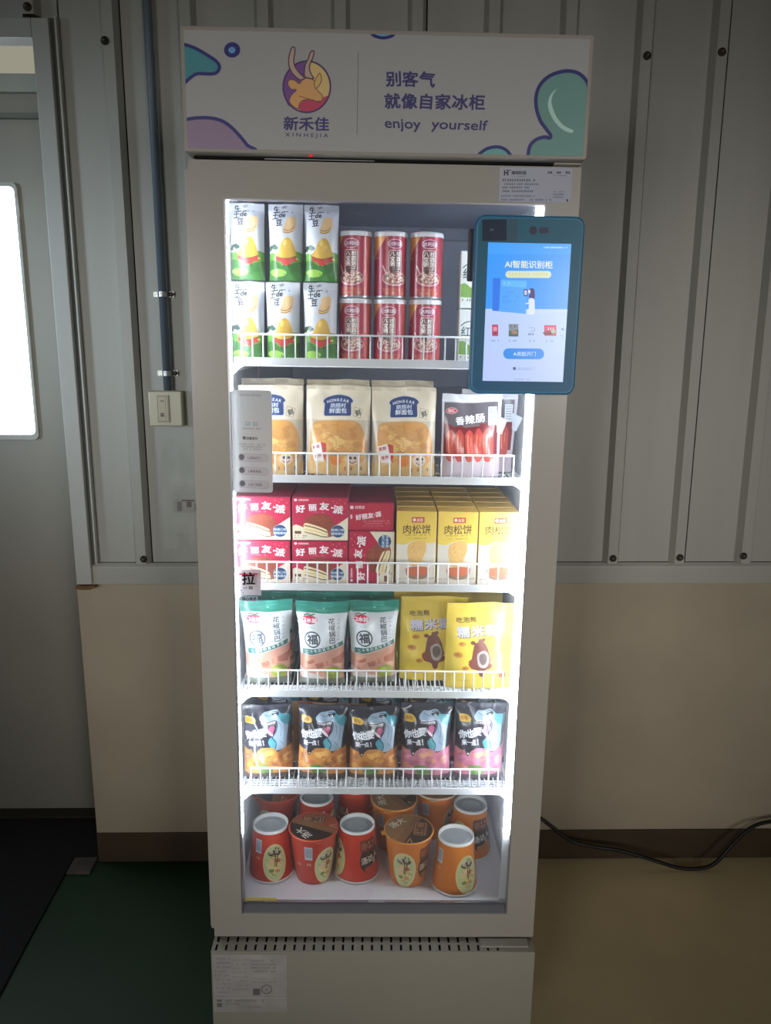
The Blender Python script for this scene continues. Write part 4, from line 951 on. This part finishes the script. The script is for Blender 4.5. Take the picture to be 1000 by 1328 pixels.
# yellow cake boxes, fourth enlargement (490..700 x 625..775)
c = Cv(360, 700, (236, 196, 96), quad=[(370, 190), (616, 194), (610, 640), (366, 634)])
c.grad((226, 190, 88), (240, 208, 96), 0, .45); c.poly([(350, 372)]+crv([(350, 378), (410, 392), (480, 372), (560, 384), (630, 378)], False, 6)+[(630, 660), (350, 660)], (232, 224, 212))
c.poly(crv([(440, 400), (480, 376), (540, 372), (552, 420), (530, 480), (500, 520), (460, 520), (440, 470)], True, 6), (236, 190, 120)); rr = random.Random(4)
for i in range(40): x, y = rr.uniform(450, 535), rr.uniform(385, 505); c.line([(x, y), (x+rr.uniform(-14, 14), y+rr.uniform(-14, 14))], 4, rr.choice([(246, 214, 150), (220, 160, 90), (232, 178, 110)]), .8)
c.poly(crv([(424, 530), (440, 560), (500, 578), (560, 560), (576, 530), (560, 590), (500, 606), (440, 590)], True, 5), (150, 120, 100)); c.poly(crv([(430, 540), (470, 528), (540, 528), (572, 540), (556, 572), (500, 586), (444, 574)], True, 5), (206, 110, 76))
c.rect(462, 227, 540, 260, (196, 76, 60), 5); c.ell(478, 243, 10, 10, (240, 220, 214)); c.text('友臣', 512, 244, 19, (240, 224, 216), .03)
c.text('肉松饼', 494, 300, 55, (84, 60, 44), .012, sx=.98); c.specks(420, 332, 580, 40, 8, (150, 120, 60), 3, .9); c.specks(440, 352, 560, 40, 7, (150, 124, 60), 4, .7)
c.specks(380, 596, 450, 40, 8, (140, 120, 100), 5); c.specks(512, 596, 600, 40, 8, (140, 120, 100), 6)
M_yel = c.mat('cake_box_print', .4, coat=.15)
c = Cv(180, 120, (232, 190, 96), (0, 0, 90, 60)); c.rect(0, 0, 90, 60, (222, 180, 92)); c.line([(0, 6), (90, 6)], 1.5, (186, 140, 70)); c.specks(26, 44, 66, 40, 4, (130, 90, 50), 3)
M_yelt = c.mat('cake_box_top', .4); M_yels = mat('cake_box_side', (220, 186, 108), .45)
yb = bpy.data.objects.new('cake_box', None); COL.objects.link(yb)
MB().box(-.0365, .0365, -.0238, .0238, 0, .1385, 0, front=1, top=2).build('box', [M_yels, M_yel, M_yelt], yb, bevel=.0008, bseg=1)
MB().box(-.0360, .0360, .0180, .0234, .1386, .1394).build('lid_flap', M_yels, yb)
sp = []
cols = ('next to the red pie boxes', 'in the middle column', 'against the right light strip')
rows_ = ('front box', 'second box from the front', 'third box from the front', 'fourth box from the front', 'rearmost box')
for ci, x in enumerate((.0675, .1430, .2180)):
    for ri in range(5): sp.append(((x+.0006*((ri*7+ci*3) % 3-1), .094+.0492*ri, .9612), 'yellow meat floss cake box, %s %s' % (rows_[ri], cols[ci])))
series(yb, sp, 'box', 'yellow cake boxes on the third shelf')

# ---- fourth shelf: rice cracker bags (290..500 x 755..915, 4.76x)
c = Cv(400, 680, (214, 218, 222), quad=[(452, 84), (806, 96), (760, 690), (484, 690)])
c.poly([(440, 80), (820, 80), (820, 196), (456, 184)], (46, 134, 118)); c.line([(440, 120), (820, 134)], 5, (90, 170, 150), .7); c.ell(640, 148, 8, 8, (120, 200, 180)); c.poly([(440, 80), (820, 80), (820, 104), (440, 98)], (64, 150, 136))
c.ell(546, 236, 56, 31, (204, 52, 84)); c.line(crv([(510, 204), (536, 196), (552, 204), (580, 196)], False, 5), 6, (60, 110, 70)); c.text('口水娃', 546, 238, 34, (244, 236, 238), .045, sx=1.0)
for i, ch in enumerate('花椒锅巴'): c.text(ch, 694+i*3, 246+i*47, 43, (40, 50, 62), .022)
for i, ch in enumerate('元气满口木莓'): c.text(ch, 742, 238+i*30, 20, (150, 156, 166), .0)
c.line([(566+52*math.cos(a), 380+56*math.sin(a)) for a in np.linspace(0, 2*PI, 40)], 9, (44, 54, 66)); c.text('福', 566, 380, 72, (40, 48, 60), .03, rot=-4)
c.specks(510, 284, 590, 40, 15, (176, 182, 190), 3)
c.poly([(498, 452), (560, 452), (640, 434), (700, 424), (768, 404), (772, 436), (700, 452), (640, 464), (560, 490), (498, 490)], (46, 96, 92)); 
for i, ch in enumerate('二十年的真味享受'): c.text(ch, 530+i*29, 473-i*6.5, 23, (222, 230, 226), .02, rot=-13)
c.poly([(470, 492), (560, 492), (640, 468), (780, 438), (780, 700), (470, 700)], (206, 150, 130)); rr = random.Random(6)
for i in range(24): x, y = rr.uniform(490, 750), rr.uniform(500, 600); c.poly([(x, y), (x+rr.uniform(30, 90), y-rr.uniform(-10, 30)), (x+rr.uniform(40, 90), y+rr.uniform(20, 50)), (x+5, y+30)], rr.choice([(226, 170, 146), (190, 118, 100), (214, 158, 130), (172, 100, 84)]), al=.8)
c.ell(700, 610, 52, 44, (150, 164, 60)); c.ell(690, 600, 26, 20, (182, 190, 90)); c.poly(crv([(480, 580), (540, 610), (640, 640), (600, 670), (500, 650)], True, 5), (222, 206, 200)); c.rect(470, 650, 780, 700, (66, 96, 84), al=.7); c.blotch(.04)
M_crk = c.mat('cracker_bag_print', .34, coat=.4); M_crkb = mat('cracker_bag_back', (44, 112, 102), .45)
proto = bag('cracker_bag', .0950, .163, .046, M_crk, M_crkb, gusset=False, seal=.13, flare=.13, crumple=.0018, seed=31, pinch=.10, nu=16, nv=24)
seal_strip(proto, .0985, 0, mat('teal_film', (40, 124, 110), .4), .1520, .0105, 3)
gp = 'rice cracker bags on the fourth shelf'
series(proto, [((-.2100, 0.0960, .7535), 'teal-topped cracker bag at the far left of the front row, bleached by light', dict(rz=.05, rx=-.03, ry=-.02)),
    ((-.1070, 0.0960, .7535), 'teal-topped cracker bag, middle of the front row of three', dict(rz=-.02, rx=-.02)),
    ((-0.0090, 0.1040, .7535), 'teal-topped cracker bag of the front row touching the yellow pouches', dict(rz=.03, rx=-.02, ry=-.01)),
    ((-0.2100, 0.1600, .7535), 'teal-topped cracker bag in the second row, behind the far left one', dict(rz=-.03, rx=-.01)),
    ((-0.1085, 0.1600, .7535), 'teal-topped cracker bag in the second row, behind the middle one', dict(rz=.03, rx=0)),
    ((-0.0165, 0.1720, .7535), 'teal-topped cracker bag in the second row, beside the rear yellow pouches', dict(rz=0, rx=0))], 'snack bag', gp)
# yellow pouches (490..700 x 755..915)
c = Cv(440, 600, (232, 204, 84), quad=[(424, 132), (838, 126), (800, 690), (434, 690)])
c.grad((226, 194, 82), (236, 206, 84), 0, .5); c.ell(631, 167, 9, 9, (120, 90, 40)); c.ell(631, 167, 5, 5, (60, 46, 30))
for i, ch in enumerate('吃泡熊'): c.text(ch, 500+i*40, 252-i*2, 36, (84, 62, 44), .022)
for i, ch in enumerate('糯米糍'):
    x, y = 524+i*82, 330-i*6; c.text(ch, x+3, y+4, 70, (92, 70, 90), .055, rot=-3); c.text(ch, x, y, 70, (214, 212, 236), .04, rot=-3)
br = (122, 70, 62)
c.poly(crv([(590, 408), (608, 396), (612, 380), (632, 378), (636, 392), (652, 410), (668, 450), (678, 500), (690, 530), (676, 560), (650, 570), (640, 606), (620, 610), (606, 575), (570, 560), (556, 530), (572, 500), (580, 450)], True, 6), br); c.ell(580, 402, 14, 13, br); c.ell(640, 384, 11, 12, br)
c.poly(crv([(606, 470), (640, 450), (664, 470), (670, 520), (650, 556), (616, 550), (604, 510)], True, 6), (176, 168, 166)); c.poly(crv([(616, 480), (640, 466), (656, 484), (656, 520), (636, 540), (618, 520)], True, 6), (110, 92, 90)); c.poly([(556, 515), (570, 505), (580, 560), (556, 540)], (140, 60, 50))
for x, y, s_ in ((520, 410, 22), (498, 480, 26), (540, 560, 20)): c.ell(x, y, s_, s_*.7, (206, 150, 66)); c.ell(x-4, y-2, s_*.5, s_*.35, (186, 110, 60))
for x, y in ((706, 436), (740, 470), (746, 492), (752, 560), (686, 520)): c.ell(x, y, 9, 15, (190, 158, 70), rot=25); c.ell(x, y, 6, 11, (216, 190, 110), rot=25)
c.rect(724, 586, 764, 620, (214, 70, 66)); c.line([(500, 640), (560, 640)], 4, (190, 160, 70)); c.blotch(.04)
M_yp = c.mat('yellow_pouch_print', .36, coat=.3); M_ypb = mat('yellow_pouch_back', (196, 164, 92), .5)
proto = bag('yellow_pouch', .130, .168, .036, M_yp, M_ypb, gusset=True, seal=.10, crumple=.0012, seed=41, pinch=.0, nu=16, nv=24)
seal_strip(proto, .128, 0, mat('yellow_film_seal', (226, 196, 88), .4), .1570, .0100, 2)
gp = 'yellow rice cake pouches on the fourth shelf'
series(proto, [((.1925, 0.0840, .7535), 'bright yellow pouch in front at the right with brown figure, against the light strip', dict(rz=.03, rx=-.01, ry=.01)),
    ((.1080, 0.1200, .7535), 'yellow pouch partly overlapped by the front right pouch', dict(rz=-.02, rx=-.015)),
    ((.0960, 0.1680, .7535), 'tan-looking yellow pouch behind, left of the rear two', dict(rz=.02, rx=0)),
    ((0.1900, 0.2080, .7535), 'tan-looking yellow pouch behind, right of the rear two', dict(rz=.0, rx=0))], 'snack pouch', gp)

# ---- fifth shelf: black bags with a gaping toothed beast (290..480 x 895..1040, 5.26x)
def draw_beast(name, food, food2, hue):
    c = Cv(400, 560, (50, 50, 62), quad=[(496, 196), (870, 190), (858, 690), (512, 690)])
    c.ell(560, 290, 42, 24, (214, 166, 60)); c.rect(520, 266, 586, 312, (222, 178, 70), 10); c.text('咪咪', 553, 290, 26, (170, 110, 40), .03)
    body = crv([(632, 262), (660, 236), (700, 232), (760, 224), (790, 248), (850, 262), (846, 330), (836, 400), (830, 470), (780, 490), (740, 480), (748, 440), (720, 400), (750, 350), (752, 300), (700, 300), (640, 310), (628, 290)], True, 6)
    c.poly(body, (160, 180, 200)); c.poly(crv([(760, 226), (796, 250), (856, 264), (848, 330), (800, 310), (770, 270)], True, 6), hue); c.poly(crv([(690, 430), (720, 400), (750, 430), (750, 470), (720, 480)], True, 6), hue)
    c.poly(crv([(640, 296), (700, 300), (752, 296), (750, 350), (722, 396), (690, 380), (668, 330)], True, 6), (56, 40, 56)); c.poly(crv([(700, 330), (730, 322), (742, 345), (716, 386), (694, 372)], True, 6), (196, 100, 142))
    for i in range(10): x = 642+i*11; c.poly([(x-5, 293), (x+5, 293), (x, 310)], (240, 240, 246))
    for i in range(6): x, y = 676+i*9, 344+i*9; c.poly([(x-4, y), (x+5, y+4), (x+6, y-12)], (236, 236, 244))
    c.line(crv([(632, 296), (700, 300), (754, 296)], False, 5), 4, (40, 40, 60)); c.line(crv([(720, 240), (750, 236), (770, 250), (750, 262)], False, 5), 4, (50, 60, 80)); c.ell(748, 248, 8, 6, (40, 44, 60))
    for i in range(9): x = 646+i*12; c.poly([(x-6, 296), (x+6, 296), (x, 320)], (246, 246, 250))
    for i in range(5): x, y = 672+i*12, 350+i*9; c.poly([(x-5, y+2), (x+7, y+8), (x+6, y-16)], (246, 246, 250))
    o_ = crv([(632, 262), (660, 236), (700, 232), (760, 224), (790, 248), (850, 262), (846, 330), (836, 400), (830, 470)], False, 6); c.line(o_, 5, (30, 34, 50)); c.line(crv([(628, 290), (640, 304), (700, 298), (756, 296), (756, 350), (724, 402), (750, 440), (742, 478)], False, 6), 5, (30, 34, 50))
    for q in ([(770, 300), (790, 340), (784, 400)], [(800, 290), (816, 340), (806, 420)], [(660, 250), (690, 262), (720, 258)], [(780, 430), (800, 450)]): c.line(crv(q, False, 5), 3.4, (96, 116, 140))
    c.poly([(712, 250), (770, 238), (772, 250), (730, 264)], (30, 34, 50)); c.ell(744, 258, 11, 7, (240, 240, 244)); c.ell(742, 258, 4, 5, (20, 20, 30))
    for i, ch in enumerate('你也要'): c.text(ch, 546+i*52, 392-i*12, 54, (232, 234, 240), .05, rot=-10)
    for i, ch in enumerate('来一点!'): c.text(ch, 560+i*32, 444-i*4, 34, (232, 234, 240), .045, rot=-8)
    c.poly([(490, 480), (600, 500), (640, 470), (730, 470), (760, 500), (860, 470), (870, 700), (490, 700)], food)
    rr = random.Random(8)
    for i in range(26): c.ell(rr.uniform(510, 850), rr.uniform(500, 620), rr.uniform(14, 40), rr.uniform(10, 22), rr.choice(food2), rot=rr.uniform(-60, 60), al=.75)
    c.poly([(560, 470), (620, 476), (590, 530), (578, 520)], (50, 50, 60)); c.ell(590, 512, 8, 7, (200, 190, 180)); c.poly(crv([(600, 600), (680, 590), (720, 640), (640, 660)], True, 5), (110, 150, 76)); c.rect(490, 655, 880, 700, (60, 56, 66), al=.8); c.blotch(.05)
    return c.mat(name, .3, coat=.5)
M_dA = draw_beast('black_bag_print_orange', (206, 140, 74), [(232, 172, 90), (190, 112, 60), (240, 190, 110), (160, 110, 100)], (84, 158, 176))
M_dB = draw_beast('black_bag_print_pink', (206, 130, 150), [(230, 160, 120), (196, 110, 140), (232, 176, 130), (226, 150, 176)], (96, 168, 178))
M_db = mat('black_bag_back', (58, 58, 72), .35, coat=.4)
pa = bag('black_snack_bag', .0990, .148, .048, M_dA, M_db, seal=.08, crumple=.0024, seed=51, pinch=.06, nu=18, nv=24)
seal_strip(pa, .0960, 0, M_db, .1385, .0085, 3)
gp = 'black beast-print snack bags on the fifth shelf'
series(pa, [((-.2120, 0.0970, .5535), 'black snack bag with orange food print at the far left, lit by the strip', dict(rz=.05, rx=-.05, ry=-.02)),
    ((-.1070, 0.0960, .5535), 'black snack bag with orange food print, second of the front row', dict(rz=-.04, rx=-.06, ry=.02)),
    ((-.0060, 0.0960, .5535), 'black snack bag with orange food print in the centre of the front row', dict(rz=.05, rx=-.04, ry=.01)),
    ((-0.2060, 0.2050, .5535), 'dim black snack bag in the rear row behind the far left one', dict(rz=-.04, rx=0, ry=.02)),
    ((-0.1000, 0.2140, .5535), 'dim black snack bag in the rear row behind the tan bag', dict(rz=.03, rx=0)),
    ((0.0080, 0.2040, .5535), 'dim black snack bag in the rear row behind the centre one', dict(rz=0, rx=.0, ry=.02))], 'snack bag', gp)
pb = bag('black_snack_bag', .1000, .156, .048, M_dB, M_db, seal=.08, crumple=.0024, seed=57, pinch=.05, nu=18, nv=24)
seal_strip(pb, .0970, 0, M_db, .1460, .0085, 3)
series(pb, [((.0970, 0.0960, .5535), 'black snack bag with pink food print, left one of the pink pair', dict(rz=-.03, rx=-.04, ry=.0)),
    ((.2010, 0.0960, .5535), 'black snack bag with pink food print at the right, glaring in the light strip', dict(rz=.06, rx=-.04, ry=.02)),
    ((0.1120, 0.1620, .5535), 'dim black snack bag behind the left one of the pink pair', dict(rz=.02)), ((0.2155, 0.1600, .5535), 'dim black snack bag behind the glaring right one', dict(rz=-.04))], 'snack bag', gp)
c = Cv(300, 260, (206, 150, 96), (0, 0, 150, 130)); c.grad((214, 160, 108), (196, 130, 80), 0, 1); c.poly([(10, 0), (40, 0), (50, 60), (26, 50)], (180, 60, 60)); c.rect(34, 12, 64, 34, (222, 178, 80)); c.specks(80, 30, 110, 40, 8, (150, 90, 60), 3); c.blotch(.1)
ob = bag('tan_snack_bag', .150, .130, .022, c.mat('tan_bag_print', .3, coat=.5), mat('tan_bag_back', (196, 146, 100), .4), seal=.07, crumple=.003, seed=63)
put(ob, -.1000, .146, .5575, rz=.02, ry=.04, label='tan and red crinkled snack bag tucked between the two rows of black bags', cat='snack bag')

# ---- cabinet floor: noodle cups
def cup_print(name, base, lid, flip=False):
    c = Cv(1024, 440, base, (0, 0, 310, 110))
    c.grad(base, tuple(max(0, v-16) for v in base), 0, 1)
    def oval(cx, s_=1):
        c.ell(cx, 66, 24*s_, 36*s_, (226, 208, 150)); c.ell(cx, 66, 21*s_, 33*s_, (196, 206, 150)); c.poly(crv([(cx-14, 60), (cx, 48), (cx+14, 56), (cx+16, 80), (cx, 92), (cx-14, 84)], True, 5), (224, 200, 130)); c.poly(crv([(cx-16, 42), (cx, 36), (cx+16, 42), (cx+10, 50), (cx-10, 50)], True, 5), (66, 60, 56))
        q2 = random.Random(int(cx))
        for i in range(26):
            a = q2.uniform(0, 6.28); r_ = q2.random()**.5; x, y = cx+15*r_*s_*math.cos(a), 72+20*r_*s_*math.sin(a)
            c.line(crv([(x-5, y-3), (x, y+q2.uniform(-3, 3)), (x+6, y+4)], False, 4), q2.uniform(1, 2.2), q2.choice([(240, 226, 176), (214, 178, 110), (176, 122, 72), (236, 214, 150), (150, 160, 96)]))
        c.ell(cx+8, 62, 6, 5, (196, 96, 66)); c.ell(cx-8, 84, 6, 4, (110, 136, 74)); c.ell(cx-9, 64, 7, 5, (232, 190, 150)); c.ell(cx+6, 86, 6, 4, (206, 140, 96)); c.poly([(cx+2, 30), (cx+5, 30), (cx+1, 74), (cx-1, 74)], (84, 56, 44)); c.poly([(cx+9, 32), (cx+12, 33), (cx+4, 76), (cx+2, 76)], (84, 56, 44))
        for i, ch in enumerate('豚骨'): c.text(ch, cx-8+i*14, 40, 10, (230, 214, 190), .02)
    oval(118 if not flip else 150, 1.22); 
    c.ell(215, 62, 30, 34, (58, 46, 42)); c.text('汤达人', 214, 60, 16, (232, 220, 206), .03, rot=-8); c.text('大', 226, 72, 12, (232, 220, 206), .02); c.rect(186, 14, 232, 42, (120, 60, 44), 4); c.ell(198, 28, 9, 9, (150, 96, 70)); c.specks(210, 20, 228, 40, 6, (206, 180, 150), 4); c.specks(210, 30, 228, 40, 5, (206, 180, 150), 5)
    c.poly([(196, 80), (240, 74), (236, 110), (206, 110)], tuple(int(v*.9) for v in base)); c.rect(66, 14, 84, 46, (206, 214, 224)); 
    for i in range(7): c.line([(68+i*2.2, 17), (68+i*2.2, 41)], .9, (90, 100, 130))
    c.specks(66, 56, 84, 40, 5, (232, 214, 190), 8); c.specks(40, 60, 60, 40, 5, (232, 214, 190), 9)
    c.text('汤达人', 280, 46, 18, (240, 230, 220), .03); c.specks(262, 66, 300, 40, 6, (236, 214, 200), 9)
    return c.mat(name, .32, coat=.3)
M_cr = cup_print('red_cup_print', (206, 66, 44), None); M_co = cup_print('orange_cup_print', (222, 128, 48), None, True)
def lid_print(name, a, b):
    c = Cv(360, 360, a, (0, 0, 100, 100)); c.poly([(0, 0), (60, 0), (30, 100), (0, 100)], b); c.poly([(58, 0), (76, 0), (44, 100), (28, 100)], (142, 96, 62))
    c.text('汤大', 24, 34, 18, (226, 216, 200), .03, rot=-50); c.rect(60, 22, 88, 70, (110, 66, 44), 5); c.line([(63, 26), (84, 26), (84, 66), (63, 66), (63, 26)], 1.6, (196, 150, 110)); c.ell(73, 34, 7, 7, (170, 110, 70)); c.specks(66, 48, 82, 40, 5, (206, 170, 130), 4); c.specks(66, 57, 82, 40, 5, (206, 170, 130), 5)
    c.line([(50, 100), (56, 82), (62, 96)], 1.6, (226, 180, 140)); return c.mat(name, .3, coat=.4)
M_l1 = lid_print('lid_print_red', (168, 78, 50), (52, 36, 30)); M_l2 = lid_print('lid_print_brown', (62, 46, 38), (156, 112, 70))
M_cupw = mat('cup_white', (228, 228, 226), .4); M_cupin = mat('cup_base_grey', (176, 180, 180), .45)
CH = .112
def upright(body, lidm, rimm):
    r = bpy.data.objects.new('noodle_cup', None); COL.objects.link(r)
    MB().lathe([(.0360, .0012), (.0372, .004), (.0478, .103), (.0486, .1060)], 48).build('cup_body', body, r)
    MB().lathe([(.0001, .0004), (.0345, .0004), (.0360, .0012)], 48).build('cup_foot', M_cupw, r)
    MB().lathe([(.0487, .1060), (.0512, .1072), (.0518, .1092), (.0508, .1108), (.0490, .1112), (.0482, .1106)], 48).build('rim', rimm, r)
    m = MB(); m.lathe([(.0001, .1109), (.0483, .1109)], 48)
    o = m.build('foil_lid', lidm, r)
    me = o.data; uv = me.uv_layers.active.data
    for p in me.polygons:
        for li in p.loop_indices:
            co = me.vertices[me.loops[li].vertex_index].co; uv[li].uv = (.5+co.x/.100, .5+co.y/.100)
    t = MB(); t.box(-.0065, .0065, -.0585, -.0500, .1085, .1100); tb = t.build('pull_tab', rimm, r, bevel=.001); tb.rotation_euler = (0, 0, -1.2)
    return r
def inverted(body):
    r = bpy.data.objects.new('noodle_cup', None); COL.objects.link(r)
    MB().lathe([(.0462, .0052), (.0366, .1060)], 48).build('cup_body', body, r)
    MB().lathe([(.0450, .0006), (.0472, .0006), (.0480, .0024), (.0476, .0048), (.0463, .0053)], 48).build('rim', M_cupw, r)
    MB().lathe([(.0366, .1060), (.0362, .1110), (.0350, .1116), (.0338, .1108), (.0332, .1030)], 48).build('base_rim', M_cupw, r)
    MB().lathe([(.0333, .1032), (.0240, .1032), (.0230, .1044), (.0200, .1044), (.0190, .1034), (.0001, .1034)], 48).build('cup_bottom', M_cupin, r)
    return r
F0 = .3123; gp = 'instant noodle cups on the cabinet floor'
iv = inverted(M_cr)
series(iv, [((-.2160, .138, F0), 'red noodle cup turned upside down at the front left, green picture facing out', dict(rz=1.05)),
    ((-.0370, .138, F0), 'red noodle cup turned upside down with a dark round print, third of the front row', dict(rz=-.45)),
    ((-.1280, .238, F0), 'red noodle cup upside down in the back row between two front red cups', dict(rz=2.0)),
    ((-.0440, .286, F0), 'red noodle cup upside down in the back row behind the dark round print cup', dict(rz=2.9))], 'noodle cup', gp)
up = upright(M_cr, M_l1, mat('cup_rim_red', (198, 74, 44), .35))
series(up, [((-.1265, .126, F0), 'upright red noodle cup with brown and red foil lid, second of the front row', dict(rz=1.45)),
    ((-.2175, .262, F0), 'upright dark red noodle cup in the back left corner', dict(rz=.3))], 'noodle cup', gp)
uo = upright(M_co, M_l2, mat('cup_rim_orange', (214, 136, 60), .35))
series(uo, [((.0690, .118, F0), 'upright orange noodle cup with dark printed foil lid, fourth of the front row', dict(rz=-.15)),
    ((.0420, .232, F0), 'upright noodle cup with brown lid in the back row behind the orange upright one', dict(rz=.9))], 'noodle cup', gp)
io = inverted(M_co)
series(io, [((.1645, .100, F0), 'upside-down orange noodle cup at the front right, nearest the glass', dict(rz=.62)),
    ((.2080, .212, F0), 'upside-down orange noodle cup behind the front right one, near the side wall', dict(rz=-.6)), ], 'noodle cup', gp)
ur = upright(M_co, M_l2, mat('cup_rim_pale', (222, 200, 170), .35)); put(ur, .1385, .277, F0, rz=1.0, label='upright orange noodle cup with pale rim, rear row, left of the upside-down one', cat='noodle cup', group=gp)
